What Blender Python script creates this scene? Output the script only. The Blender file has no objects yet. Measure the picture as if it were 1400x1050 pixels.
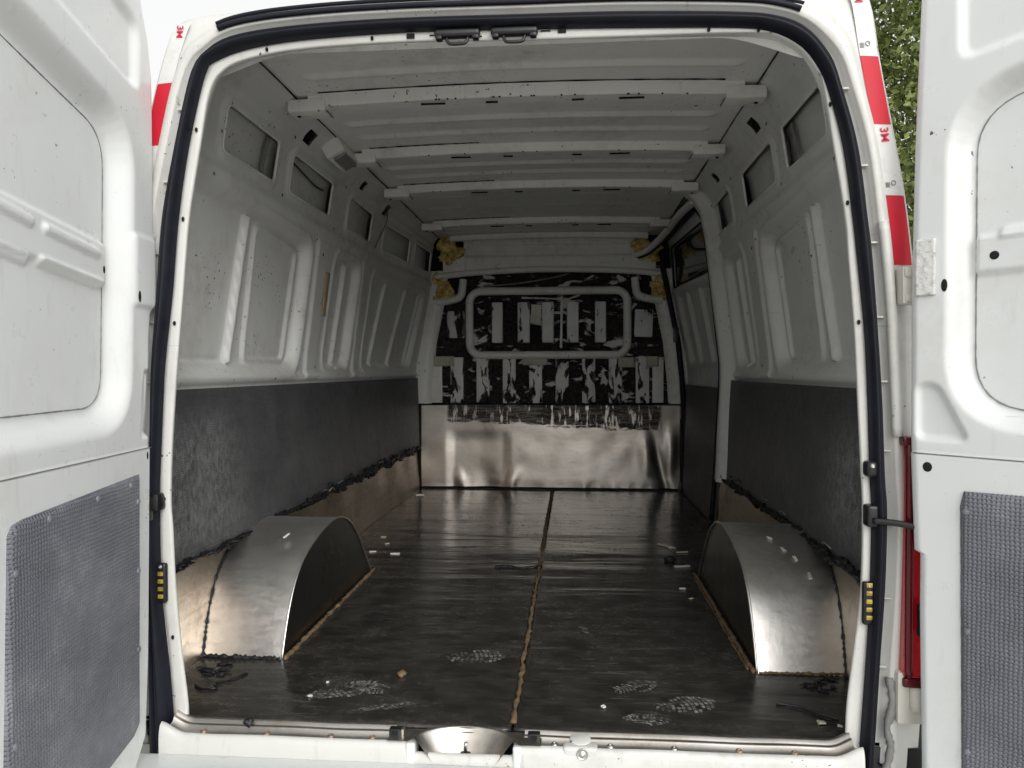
import bpy, bmesh, math, random
import numpy as np
from mathutils import Vector, Matrix
random.seed(7); np.random.seed(7)
S = bpy.context.scene
C = S.collection
R = math.radians

# ------------------------------------------------------------------ camera
cam_d = bpy.data.cameras.new('camera'); cam = bpy.data.objects.new('camera', cam_d); C.objects.link(cam)
cam_d.sensor_width = 36.0; cam_d.lens = 1029.1 / 1400 * 36; cam_d.clip_start = 0.02; cam_d.clip_end = 500
_r = Vector((0.99677937, 0.08015015, -0.00261754)); _u = Vector((0.00111893, 0.01873671, 0.99982383)); _w = Vector((-0.08018507, 0.99660669, -0.01858669))
M = Matrix((( _r.x, _u.x, -_w.x, 0.153), (_r.y, _u.y, -_w.y, -1.58), (_r.z, _u.z, -_w.z, 0.765), (0, 0, 0, 1)))
cam.matrix_world = M; S.camera = cam
# ------------------------------------------------------------------ sky, sun, exposure
SUN_EL, SUN_AZ = 28, 153           # azimuth from +Y, clockwise: the sun stands behind the camera
wd = bpy.data.worlds.new('World'); S.world = wd; wd.use_nodes = True
nt = wd.node_tree; bg = nt.nodes['Background']
sky = nt.nodes.new('ShaderNodeTexSky'); sky.sky_type = 'NISHITA'; sky.sun_disc = False
sky.sun_elevation = R(SUN_EL); sky.sun_rotation = R(SUN_AZ); sky.air_density = 1.5; sky.dust_density = 9.0; sky.ozone_density = 1.0
hs = nt.nodes.new('ShaderNodeHueSaturation'); hs.inputs['Saturation'].default_value = 0.10
nt.links.new(sky.outputs[0], hs.inputs['Color']); ov = nt.nodes.new('ShaderNodeMix'); ov.data_type = 'RGBA'; ov.inputs[0].default_value = 0.5     # even cloud cover over the clear sky
ov.inputs[7].default_value = (7.6, 7.6, 7.5, 1); nt.links.new(hs.outputs[0], ov.inputs[6]); nt.links.new(ov.outputs[2], bg.inputs['Color'])
bg.inputs['Strength'].default_value = 0.15
sun_d = bpy.data.lights.new('sun', 'SUN'); sun_d.energy = 0.5; sun_d.angle = R(60); sun_d.color = (1, 0.97, 0.93)
sun = bpy.data.objects.new('sun', sun_d); C.objects.link(sun)
_sd = Vector((math.sin(R(SUN_AZ)) * math.cos(R(SUN_EL)), math.cos(R(SUN_AZ)) * math.cos(R(SUN_EL)), math.sin(R(SUN_EL))))
sun.rotation_euler = _sd.to_track_quat('Z', 'Y').to_euler(); sun.location = _sd * 30
S.view_settings.view_transform = 'Standard'; S.view_settings.look = 'None'
S.view_settings.exposure = 0.28; S.view_settings.gamma = 1.0; S.view_settings.use_curve_mapping = False
try:
    S.cycles.max_bounces = 10; S.cycles.diffuse_bounces = 7; S.cycles.glossy_bounces = 4
    S.cycles.use_denoising = True; S.cycles.sample_clamp_indirect = 8
except Exception: pass

# ------------------------------------------------------------------ materials
class NG:
    def __init__(s, name):
        s.m = bpy.data.materials.new(name); s.m.use_nodes = True; s.t = s.m.node_tree; s.n = s.t.nodes; s.l = s.t.links
        s.b = s.n['Principled BSDF']; s.tc = s.n.new('ShaderNodeTexCoord')
    def L(s, a, b): s.l.new(a, b)
    def coord(s, src='Object', sc=(1, 1, 1), loc=(0, 0, 0)):
        mp = s.n.new('ShaderNodeMapping'); mp.inputs['Scale'].default_value = sc; mp.inputs['Location'].default_value = loc
        s.L(s.tc.outputs[src], mp.inputs[0]); return mp.outputs[0]
    def noise(s, co, scale=5, det=4, rough=.55, dist=0):
        n = s.n.new('ShaderNodeTexNoise'); n.inputs['Scale'].default_value = scale; n.inputs['Detail'].default_value = det
        n.inputs['Roughness'].default_value = rough; n.inputs['Distortion'].default_value = dist
        s.L(co, n.inputs['Vector']); return n.outputs[0]
    def ramp(s, x, a, b, lo=0., hi=1.):
        n = s.n.new('ShaderNodeMapRange'); n.inputs[1].default_value = a; n.inputs[2].default_value = b
        n.inputs[3].default_value = lo; n.inputs[4].default_value = hi; s.L(x, n.inputs[0]); return n.outputs[0]
    def math(s, op, a, b=None):
        n = s.n.new('ShaderNodeMath'); n.operation = op
        for i, v in enumerate((a, b)):
            if v is None: continue
            if isinstance(v, (int, float)): n.inputs[i].default_value = v
            else: s.L(v, n.inputs[i])
        return n.outputs[0]
    def mix(s, fac, a, b):
        n = s.n.new('ShaderNodeMix'); n.data_type = 'RGBA'
        if isinstance(fac, (int, float)): n.inputs[0].default_value = fac
        else: s.L(fac, n.inputs[0])
        for i, v in ((6, a), (7, b)):
            if isinstance(v, tuple): n.inputs[i].default_value = (*v, 1)
            else: s.L(v, n.inputs[i])
        return n.outputs[2]
    def mixf(s, fac, a, b):
        n = s.n.new('ShaderNodeMix'); n.data_type = 'FLOAT'; s.L(fac, n.inputs[0])
        for i, v in ((2, a), (3, b)):
            if isinstance(v, (int, float)): n.inputs[i].default_value = v
            else: s.L(v, n.inputs[i])
        return n.outputs[0]
    def sep(s, co):
        n = s.n.new('ShaderNodeSeparateXYZ'); s.L(co, n.inputs[0]); return n.outputs
    def band(s, x, a, b, soft=.01):      # 1 inside [a,b]
        return s.math('MULTIPLY', s.ramp(x, a - soft, a + soft), s.ramp(x, b - soft, b + soft, 1, 0))
    def bump(s, h, strength=.3, dist=.002, prev=None):
        n = s.n.new('ShaderNodeBump'); n.inputs['Strength'].default_value = strength; n.inputs['Distance'].default_value = dist
        s.L(h, n.inputs['Height'])
        if prev is not None: s.L(prev, n.inputs['Normal'])
        return n.outputs[0]
    def done(s, col=None, rough=None, metal=None, normal=None, spec=None, coat=None):
        for key, v in (('Base Color', col), ('Roughness', rough), ('Metallic', metal), ('Normal', normal), ('Specular IOR Level', spec), ('Coat Weight', coat)):
            if v is None: continue
            i = s.b.inputs[key]
            if isinstance(v, tuple): i.default_value = (*v, 1)
            elif isinstance(v, (int, float)): i.default_value = v
            else: s.L(v, i)
        return s.m

def m_paint(name, col, dirt, amount=.5, rough=.32, chips=.72):
    g = NG(name); co = g.coord()
    big = g.noise(co, 3.2, 6, .6); fine = g.noise(co, 22, 5, .65); ch = g.noise(co, 75, 3, .5)
    d = g.math('MULTIPLY', g.ramp(big, .46, .78), g.ramp(fine, .35, .75))
    c = g.mix(g.math('MULTIPLY', d, amount), col, dirt)
    st = g.noise(g.coord(sc=(1, 1, .18)), 45, 4, .6)
    c = g.mix(g.math('MULTIPLY', g.ramp(st, .60, .75), .22 * amount), c, tuple(x * .55 for x in dirt))
    gate = g.ramp(g.noise(co, 5.0, 2), .54, .60)
    chip = g.math('MULTIPLY', g.ramp(ch, chips, chips + .03), gate)
    c = g.mix(chip, c, (.09, .075, .06))
    for k_, sc_ in enumerate(((3, 3, 70), (45, 5, 6))):
        ln = g.math('MULTIPLY', g.ramp(g.noise(g.coord(sc=sc_, loc=(k_ * 3.1, 1.7, 0)), 1.6, 3, .5, .3), .70, .715), g.ramp(g.noise(g.coord(loc=(7 + k_, 2, 1)), 4.5, 3), .55, .60))
        c = g.mix(g.math('MULTIPLY', ln, .5), c, dirt)
    nb = g.bump(g.noise(co, 9, 3), .16, .006)
    nb = g.bump(g.noise(co, 260, 2), .05, .0006, nb)
    return g.done(c, g.ramp(fine, .3, .8, rough - .05, rough + .17), 0., nb, coat=.15)
PAINT = m_paint('white_paint', (.72, .742, .742), (.50, .475, .42), .65, .30, .70)
PAINT_FR = m_paint('grimy_frame_paint', (.62, .625, .60), (.34, .31, .26), .9, .36, .67)
PAINT_IN = m_paint('interior_paint', (.79, .798, .772), (.40, .375, .32), 1.0, .40, .655)  # kept lighter than the walls to lift roof and far bulkhead by colour
PAINT_IN_DIM = m_paint('interior_paint_dim', (.635, .645, .63), (.36, .345, .30), 1.0, .40, .655)  # darker copy of the interior paint: dims side walls and sliding door by colour
PAINT_OLD = m_paint('aged_white_plastic', (.60, .585, .53), (.36, .33, .27), .8, .42)

def m_plain(name, col, rough=.5, metal=0., var=.25, scale=14, bump=.15, bscale=80, bdist=.001):
    g = NG(name); co = g.coord(); n = g.noise(co, scale, 5, .6)
    c = g.mix(g.ramp(n, .3, .75), tuple(x * (1 - var) for x in col), tuple(min(1, x * (1 + var)) for x in col))
    return g.done(c, g.ramp(n, .3, .8, max(.02, rough - .08), rough + .1), metal, g.bump(g.noise(co, bscale, 3), bump, bdist))
RUBBER = m_plain('black_rubber', (.006, .007, .014), .55, 0, .4, 20, .2, 120); RUBBER.node_tree.nodes['Principled BSDF'].inputs['Specular IOR Level'].default_value = .28
BLACK = m_plain('black_plastic', (.012, .012, .014), .38, 0, .3)
HOLE = m_plain('dark_cavity', (.006, .006, .007), .9)  # near-black fill: the shade inside holes, slots and gaps put into colour
SEALANT = m_plain('black_sealant', (.008, .008, .009), .55, 0, .5, 30, .6, 90, .004)
STEEL = m_plain('zinc_screw', (.55, .53, .5), .35, 1.)
RUST = m_plain('rusty_screw', (.35, .25, .19), .5, .6)
YELLOW = m_plain('brass_contact', (.45, .34, .06), .35, .4, .5, 60)
GREYHOSE = m_plain('grey_hose', (.22, .22, .215), .5)
PAPER = m_plain('pale_paper', (.72, .70, .64), .7)
BROWN = m_plain('brown_caulk', (.17, .115, .062), .8, 0, .55, 40, .7, 90, .004)
TAN = m_plain('tan_tape', (.36, .27, .16), .6, 0, .3, 20)
REDTAPE = m_plain('red_reflective', (.56, .006, .025), .55, 0, .12, 8, .05)
WHITETAPE = m_plain('white_reflective', (.70, .705, .69), .3, 0, .05, 30, .05)
REDINK = m_plain('red_ink', (.62, .02, .06), .5)
GREYINK = m_plain('grey_ink', (.25, .25, .26), .5)
BARK = m_plain('bark', (.09, .065, .045), .9, 0, .4, 10, .8, 30, .01)
def m_foam():
    g = NG('yellow_foam'); co = g.coord(); n = g.noise(co, 30, 5, .65)
    c = g.mix(g.ramp(n, .34, .58), (.30, .17, .035), (.86, .66, .24))
    return g.done(c, .85, 0., g.bump(n, .8, .01))
FOAM = m_foam()
def m_liner(name, col, wear, pitch, uvwear=None):
    g = NG(name); co = g.coord(); uv = g.sep(g.coord('UV')); w1 = g.ramp(g.noise(g.coord('UV'), 26, 2), .3, .7, -.0013, .0013); uv = (g.math('ADD', uv[0], w1), g.math('SUBTRACT', uv[1], w1))
    k = 2 * math.pi / pitch
    a = g.math('SINE', g.math('MULTIPLY', g.math('ADD', uv[0], uv[1]), k * .7071))
    b = g.math('SINE', g.math('MULTIPLY', g.math('SUBTRACT', uv[0], uv[1]), k * .7071))
    dots = g.ramp(g.math('MULTIPLY', a, b), -.1, .8)
    n = g.noise(co, 6, 6, .65); n2 = g.noise(co, 34, 5, .7)
    c = g.mix(g.ramp(n, .35, .7), tuple(x * .8 for x in col), tuple(x * 1.2 for x in col))
    w = g.math('MULTIPLY', g.ramp(n, .50, .72), g.ramp(n2, .42, .72))
    if uvwear:
        (u0, u1, v0, v1) = uvwear
        reg = g.math('MULTIPLY', g.band(uv[0], u0, u1, .12), g.band(uv[1], v0, v1, .07))
        st = g.noise(g.coord('UV', (16, 9, 1)), 3.4, 8, .78, .6)
        w = g.math('ADD', g.math('MULTIPLY', w, .18), g.math('MULTIPLY', reg, g.math('MULTIPLY', g.ramp(st, .40, .60, 0, 1.5), g.ramp(dots, .1, .9, .4, 1.))))
    c = g.mix(g.math('MULTIPLY', w, wear), c, (.42, .43, .43))
    nb = g.bump(dots, 1.0, pitch * .22); nb = g.bump(n2, .12, .002, nb)
    return g.done(c, g.ramp(n2, .3, .8, .40, .62), 0., nb)
LINER = m_liner('wall_liner_plastic', (.070, .073, .077), .5, .009, (.05, .62, .28, .62))
LINER_R = m_liner('wall_liner_plastic_scuffed', (.070, .073, .077), .6, .009, (.12, .55, .33, .60))
TRIM = m_liner('door_trim_plastic', (.165, .172, .20), .5, .0105)
def m_sheet(name, col, rough, stretch, dirt, damt, wav=.3, streak=.4, rv=1.):
    g = NG(name); co = g.coord(sc=stretch)
    n = g.noise(co, 14, 6, .65); n2 = g.noise(g.coord(), 5, 6, .6); n3 = g.noise(g.coord(), 42, 5, .7)
    c = g.mix(g.math('MULTIPLY', g.math('MULTIPLY', g.ramp(n2, .42, .68), g.ramp(n3, .3, .7)), damt), col, dirt)
    c = g.mix(g.ramp(n, .58, .75, 0, streak), c, tuple(x * .6 for x in col))
    rg = g.math('ADD', g.ramp(n, .3, .75, rough - .05 * rv, rough + .10 * rv), g.ramp(n3, .5, .8, 0, .18 * damt))
    nb = g.bump(n2, wav, .02); nb = g.bump(n, .10, .0015, nb)
    return g.done(c, rg, 1.0, nb)
SHEET = m_sheet('bare_metal_sheet', (.66, .64, .60), .24, (1, 1, 8), (.30, .25, .20), .6)
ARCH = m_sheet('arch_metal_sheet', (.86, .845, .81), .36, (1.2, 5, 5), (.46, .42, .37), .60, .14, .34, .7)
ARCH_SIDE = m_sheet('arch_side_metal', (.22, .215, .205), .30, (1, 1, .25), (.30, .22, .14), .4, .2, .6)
BASE = m_sheet('base_wall_sheet', (.44, .38, .315), .42, (1, .2, 3), (.24, .15, .09), .9, .25, .5)
STRIP = m_sheet('worn_sill_metal', (.60, .575, .54), .34, (.3, 3, 3), (.33, .25, .18), .8, .1, .4)
def m_floor():
    g = NG('dark_floor_film'); co = g.coord()
    st = g.noise(g.coord(sc=(2.0, 3.0, 1)), 5, 7, .68); big = g.noise(co, 1.7, 5, .6); fine = g.noise(co, 60, 5, .7)
    c = g.mix(g.ramp(st, .4, .72), (.022, .020, .018), (.058, .053, .048))
    y = g.sep(co)[1]
    dust = g.math('MULTIPLY', g.math('MULTIPLY', g.ramp(fine, .5, .75), g.ramp(big, .42, .65)), g.ramp(st, .42, .62))
    sc1 = g.math('MULTIPLY', g.ramp(g.noise(g.coord(sc=(3, 26, 1)), 3.2, 5, .65, .6), .57, .66), g.ramp(g.noise(g.coord(loc=(3, 1, 0)), 2.6, 4), .46, .60)); dust = g.math('ADD', g.math('MULTIPLY', dust, .42), g.math('MULTIPLY', sc1, .22))
    c = g.mix(dust, c, (.24, .225, .205))
    rg = g.math('ADD', g.ramp(st, .35, .75, .17, .23), g.math('ADD', g.math('MULTIPLY', dust, 1.2), g.ramp(fine, .4, .8, 0, .07)))
    # the sheet has buckled: shallow ripples running across the van
    wv = g.noise(g.coord(sc=(.9, 5.5, 1)), 1.5, 3, .5, .4); wv2 = g.noise(g.coord(sc=(1.5, 11, 1)), 2.2, 2, .5, .3)
    nb = g.bump(wv, .24, .03); nb = g.bump(wv2, .05, .02, nb); nb = g.bump(st, .025, .0015, nb)
    return g.done(c, rg, 0., nb, spec=.62)
FLOOR = m_floor()
def m_residue(name, cover, paint=(.50, .505, .49), sc=(5, 5, 13), scale=1.6):
    g = NG(name); co = g.coord(sc=sc); n = g.noise(co, scale, 6, .64, .8); n2 = g.noise(g.coord(), 4.0, 4, .6); n3 = g.noise(g.coord(), 70, 4, .7)
    f = g.math('ADD', n, g.ramp(n2, .3, .7, -.08, .08))
    k = .5 + (.5 - cover) * .36
    msk = g.ramp(f, k - .022, k + .022)
    dk = g.mix(g.ramp(n3, .35, .7), (.014, .012, .012), (.085, .072, .070))
    c = g.mix(msk, g.mix(g.ramp(n2, .4, .7), paint, tuple(x * .8 for x in paint)), dk)
    cr = g.noise(g.coord(sc=(1, 1, 2.2)), 30, 6, .7, 1.5); nb = g.bump(msk, .5, .003); nb = g.bump(g.math('MULTIPLY', cr, msk), 1.0, .022, nb)
    return g.done(c, g.mixf(msk, .42, .24), 0., nb)
RESID = m_residue('adhesive_residue', .70, (.62, .62, .60), (4, 4, 9), 1.8)
RESID_HALF = m_residue('blotched_paint', .34, (.74, .74, .72), (11, 11, 4), 1.7)
RESID_BAR = m_residue('spotted_paint', .16, (.76, .79, .77), (9, 9, 4), 2.0)
def m_lower():
    g = NG('dented_bulkhead_sheet'); co = g.coord(); x, y, z = g.sep(co)
    n = g.noise(g.coord(sc=(9, 1, 1.2)), 9, 6, .65); n1 = g.noise(g.coord(sc=(1, 1, 6)), 9, 6, .7); n2 = g.noise(co, 4, 5, .6); n3 = g.noise(co, 60, 4, .7)
    c = g.mix(g.ramp(n2, .38, .7), (.60, .565, .52), (.45, .40, .35)); c = g.mix(g.ramp(n1, .55, .72, 0, .45), c, (.38, .32, .26))
    zz = g.math('ADD', z, g.ramp(n1, .3, .7, -.03, .03))
    zz = g.math('ADD', zz, g.math('MULTIPLY', x, .045))
    reg = g.math('MULTIPLY', g.band(zz, .415, .70, .008), g.band(x, -.65, .71, .01))
    streak = g.ramp(g.noise(g.coord(sc=(1.2, 1, 10)), 4, 7, .75, 1.0), .46, .50)
    vert = g.ramp(g.noise(g.coord(sc=(14, 1, 2.5)), 2.2, 5, .7), .40, .46)
    r = g.math('MULTIPLY', reg, g.math('MULTIPLY', vert, g.ramp(streak, 0, 1, .72, 1)))
    c = g.mix(r, c, g.mix(g.ramp(n3, .4, .7), (.014, .011, .010), (.10, .075, .06)))
    return g.done(c, g.mixf(r, g.ramp(n1, .3, .75, .27, .42), .6), g.math('SUBTRACT', 1.0, r), g.bump(n2, .2, .015))
LOWER = m_lower()
def m_glass_dark():
    g = NG('tinted_window_glass'); n = g.noise(g.coord(), 2.5, 2)
    return g.done((.05, .075, .062), .03, 0., g.bump(n, .05, .01), spec=.9)
GLASS = m_glass_dark()
def m_lamp():
    g = NG('red_lamp_lens'); n = g.noise(g.coord(sc=(1, 1, 40)), 3, 2)
    g.b.inputs['Subsurface Weight'].default_value = .25; g.b.inputs['Subsurface Radius'].default_value = (.02, .002, .002)
    return g.done((.50, .004, .012), .12, 0., g.bump(n, .3, .002), coat=.6)
LAMP = m_lamp()
LAMP_DK = m_plain('dark_red_lens', (.10, .003, .008), .15, 0, .15)
def m_leaf():
    g = NG('leaf'); oi = g.n.new('ShaderNodeNewGeometry'); rnd = oi.outputs['Random Per Island']
    c = g.mix(rnd, (.075, .11, .022), (.22, .27, .07))
    g.b.inputs['Transmission Weight'].default_value = 0
    return g.done(c, .45)
LEAF = m_leaf()
def m_ground():
    g = NG('concrete_ground'); co = g.coord(); n = g.noise(co, 1.2, 8, .65); n2 = g.noise(co, 60, 4)
    return g.done(g.mix(g.ramp(n, .3, .7), (.36, .345, .32), (.48, .46, .425)), .85, 0., g.bump(n2, .3, .004))
GROUND = m_ground()
def m_dust():
    g = NG('pale_dust'); n = g.noise(g.coord(), 55, 5, .7)
    g.done((.30, .285, .265), .9, 0.)
    g.L(g.math('MULTIPLY', g.ramp(n, .38, .62, .0, .9), g.ramp(g.noise(g.coord(), 13, 3), .36, .52)), g.b.inputs['Alpha']); return g.m
DUST = m_dust()

# ------------------------------------------------------------------ mesh helpers
def link(name, verts, faces, mat, parent=None, smooth=True, uv=None):
    me = bpy.data.meshes.new(name)
    if isinstance(verts, np.ndarray) and isinstance(faces, np.ndarray):
        nv, nf, k = len(verts), len(faces), faces.shape[1]
        me.vertices.add(nv); me.vertices.foreach_set('co', verts.astype(np.float32).ravel())
        me.loops.add(nf * k); me.loops.foreach_set('vertex_index', faces.astype(np.int32).ravel())
        me.polygons.add(nf); me.polygons.foreach_set('loop_start', np.arange(0, nf * k, k, dtype=np.int32))
        me.update(calc_edges=True)
    else:
        me.from_pydata([tuple(v) for v in verts], [], [tuple(f) for f in faces]); me.update()
    if smooth: me.polygons.foreach_set('use_smooth', [True] * len(me.polygons))
    if uv is not None:
        ul = me.uv_layers.new(name='UVMap'); idx = np.empty(len(me.loops), dtype=np.int32); me.loops.foreach_get('vertex_index', idx)
        ul.data.foreach_set('uv', np.asarray(uv, dtype=np.float32)[idx].ravel())
    me.validate(); me.materials.append(mat)
    o = bpy.data.objects.new(name, me); C.objects.link(o)
    if parent is not None: attach(o, parent)
    return o
def attach(o, parent):
    o.parent = parent; o.matrix_parent_inverse = Matrix.Translation(-root_loc(parent))
def root_loc(p):
    v = Vector(p.location) if p.parent is None else Vector((0, 0, 0))
    return v
def ss(x, a, b):
    t = np.clip((x - a) / (b - a), 0, 1); return t * t * (3 - 2 * t)
def rr(U, V, u0, u1, v0, v1, r):
    qx = np.abs(U - (u0 + u1) / 2) - (u1 - u0) / 2 + r; qy = np.abs(V - (v0 + v1) / 2) - (v1 - v0) / 2 + r
    return np.hypot(np.maximum(qx, 0), np.maximum(qy, 0)) + np.minimum(np.maximum(qx, qy), 0) - r
def poly_sd(U, V, P):
    P = np.array(P, float); d = np.full(U.shape, 1e9); inside = np.zeros(U.shape, bool); n = len(P)
    for i in range(n):
        a, b = P[i], P[(i + 1) % n]; e = b - a
        t = np.clip(((U - a[0]) * e[0] + (V - a[1]) * e[1]) / (e @ e), 0, 1)
        d = np.minimum(d, np.hypot(U - a[0] - t * e[0], V - a[1] - t * e[1]))
        c = ((a[1] > V) != (b[1] > V)) & (U < (b[0] - a[0]) * (V - a[1]) / (b[1] - a[1] + 1e-12) + a[0]); inside ^= c
    return np.where(inside, -d, d)
def seg_d(U, V, a, b):
    ex, ey = b[0] - a[0], b[1] - a[1]; t = np.clip(((U - a[0]) * ex + (V - a[1]) * ey) / (ex * ex + ey * ey), 0, 1)
    return np.hypot(U - a[0] - t * ex, V - a[1] - t * ey)
_ng = np.random.RandomState(3).rand(64, 64)
def vnoise(U, V, f):
    x, y = U * f, V * f; xi, yi = np.floor(x).astype(int), np.floor(y).astype(int); fx, fy = x - xi, y - yi
    fx, fy = fx * fx * (3 - 2 * fx), fy * fy * (3 - 2 * fy); g = lambda i, j: _ng[i % 64, j % 64]
    return (g(xi, yi) * (1 - fx) + g(xi + 1, yi) * fx) * (1 - fy) + (g(xi, yi + 1) * (1 - fx) + g(xi + 1, yi + 1) * fx) * fy
def round_poly(P, r, n=8):
    P = [Vector(p) for p in P]; Q = []
    for i, p in enumerate(P):
        a, b = (P[i - 1] - p), (P[(i + 1) % len(P)] - p); rr_ = min(r, a.length * .49, b.length * .49); a.normalize(); b.normalize()
        p0, p2 = p + a * rr_, p + b * rr_
        for k in range(n + 1): t = k / n; Q.append(tuple(p0 * (1 - t) ** 2 + p * 2 * t * (1 - t) + p2 * t * t))
    return Q
def dense(P, step):
    Q = []
    for i in range(len(P)):
        a, b = Vector(P[i]), Vector(P[(i + 1) % len(P)]); m = max(1, int((b - a).length / step))
        for k in range(m): Q.append(tuple(a + (b - a) * k / m))
    return Q
def relief(name, mat, parent, u0, u1, v0, v1, step, hf, pos, keep=None, back=None, flip=False):
    """grid sheet pressed into shape: height hf(U,V), placed by pos(U,V,H)"""
    nu, nv = max(2, int(round((u1 - u0) / step)) + 1), max(2, int(round((v1 - v0) / step)) + 1)
    U, V = np.meshgrid(np.linspace(u0, u1, nu), np.linspace(v0, v1, nv), indexing='ij')
    H = hf(U, V) if hf is not None else np.zeros_like(U)
    P = np.stack(pos(U, V, H), -1).reshape(-1, 3)
    I = np.arange(nu * nv).reshape(nu, nv)
    F = np.stack([I[:-1, :-1], I[1:, :-1], I[1:, 1:], I[:-1, 1:]], -1).reshape(-1, 4)
    if keep is not None:
        k = keep((U[:-1, :-1] + U[1:, 1:]) / 2, (V[:-1, :-1] + V[1:, 1:]) / 2).ravel(); F = F[k]
    if flip: F = F[:, ::-1]
    UV = np.stack([U, V], -1).reshape(-1, 2)
    if back is not None:                                   # real thickness: edge and back at depth 'back'
        P2 = np.stack(pos(U, V, H + back), -1).reshape(-1, 3); n = len(P)
        used = np.unique(F); e = np.sort(np.concatenate([F[:, [0, 1]], F[:, [1, 2]], F[:, [2, 3]], F[:, [3, 0]]]), 1)
        ee = np.concatenate([F[:, [0, 1]], F[:, [1, 2]], F[:, [2, 3]], F[:, [3, 0]]])
        key = e[:, 0].astype(np.int64) * (2 * n) + e[:, 1]; uq, ix, ct = np.unique(key, return_index=True, return_counts=True)
        be = ee[ix[ct == 1]]
        side = np.stack([be[:, 1], be[:, 0], be[:, 0] + n, be[:, 1] + n], -1)
        F = np.concatenate([F, F[:, ::-1] + n, side]); P = np.concatenate([P, P2]); UV = np.concatenate([UV, UV])
    # drop unused verts
    used = np.unique(F); mp = np.zeros(len(P), int); mp[used] = np.arange(len(used))
    return link(name, P[used], mp[F], mat, parent, True, UV[used])
def tube(name, pts, r, mat, parent, n=8, closed=False, rj=0., flat=1., seed=0):
    pts = [Vector(p) for p in pts]; N = len(pts); rnd = random.Random(seed + N); V = []; F = []; up = None
    for i, p in enumerate(pts):
        t = (pts[(i + 1) % N] - pts[i - 1]) if closed else (pts[min(i + 1, N - 1)] - pts[max(i - 1, 0)])
        t.normalize()
        if up is None: up = t.orthogonal().normalized() if abs(t.z) > .9 else Vector((0, 0, 1))
        s = t.cross(up).normalized(); up = s.cross(t).normalized()
        ri = (r[i] if hasattr(r, '__len__') else r) * (1 + rnd.uniform(-rj, rj))
        for k in range(n):
            a = 2 * math.pi * k / n; V.append(p + s * math.cos(a) * ri * (1 + rnd.uniform(-rj, rj) * .5) + up * math.sin(a) * ri * flat)
    for i in range(N if closed else N - 1):
        for k in range(n):
            a, b = i * n + k, i * n + (k + 1) % n; c, d = ((i + 1) % N) * n + (k + 1) % n, ((i + 1) % N) * n + k; F.append((a, b, c, d))
    if not closed: F.append(tuple(range(n - 1, -1, -1))); F.append(tuple(range((N - 1) * n, N * n)))
    return link(name, V, F, mat, parent)
def crom(P, n, closed=False):
    P = np.array(P, float); m = len(P)
    d = np.r_[0, np.cumsum(np.linalg.norm(np.diff(P, axis=0), axis=1))]
    Q = []
    for s in np.linspace(0, d[-1], n):
        i = min(max(np.searchsorted(d, s) - 1, 0), m - 2); t = (s - d[i]) / (d[i + 1] - d[i])
        p0, p1, p2, p3 = P[max(i - 1, 0)], P[i], P[i + 1], P[min(i + 2, m - 1)]
        Q.append(.5 * (2 * p1 + (p2 - p0) * t + (2 * p0 - 5 * p1 + 4 * p2 - p3) * t * t + (3 * p1 - p0 - 3 * p2 + p3) * t ** 3))
    return np.array(Q)
def box(name, cx, cy, cz, sx, sy, sz, mat, parent, bev=.004, rot=None, seg=2, jit=0., taper=None):
    bm = bmesh.new(); bmesh.ops.create_cube(bm, size=1.0)
    for v in bm.verts:
        v.co = Vector((v.co.x * sx, v.co.y * sy, v.co.z * sz))
        if taper and v.co.z > 0: v.co.x *= taper; v.co.y *= taper
    if bev: bmesh.ops.bevel(bm, geom=bm.edges[:], offset=min(bev, min(sx, sy, sz) * .45), segments=seg, profile=.6, affect='EDGES')
    if jit:
        for v in bm.verts: v.co += Vector((random.uniform(-1, 1), random.uniform(-1, 1), random.uniform(-1, 1))) * jit
    mt = Matrix.Translation((cx, cy, cz)) @ (rot.to_4x4() if rot is not None else Matrix.Identity(4))
    bmesh.ops.transform(bm, matrix=mt, verts=bm.verts[:])
    me = bpy.data.meshes.new(name); bm.to_mesh(me); bm.free()
    for p in me.polygons: p.use_smooth = True
    me.materials.append(mat); o = bpy.data.objects.new(name, me); C.objects.link(o)
    if bev: 
        try: me.set_sharp_from_angle(angle=R(50))
        except Exception: pass
    if parent is not None: attach(o, parent)
    return o
def lathe(name, prof, mat, parent, mt, n=16):
    V = []; F = []
    for (r, h) in prof:
        for k in range(n): a = 2 * math.pi * k / n; V.append(mt @ Vector((r * math.cos(a), r * math.sin(a), h)))
    for i in range(len(prof) - 1):
        for k in range(n): F.append((i * n + k, i * n + (k + 1) % n, (i + 1) * n + (k + 1) % n, (i + 1) * n + k))
    F.append(tuple(range((len(prof) - 1) * n, len(prof) * n)))
    return link(name, V, F, mat, parent)
def frame_at(p, nrm):
    q = Vector(nrm).to_track_quat('Z', 'Y'); return Matrix.Translation(p) @ q.to_matrix().to_4x4()
def screw(parent, p, nrm, r=.006, mat=None, name='screw'):
    return lathe(name, [(r * 1.3, 0), (r * 1.3, .0012), (r, .0016), (r * .9, .0035), (r * .45, .0042), (r * .38, .0028)], mat or STEEL, parent, frame_at(p, nrm), 12)
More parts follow.
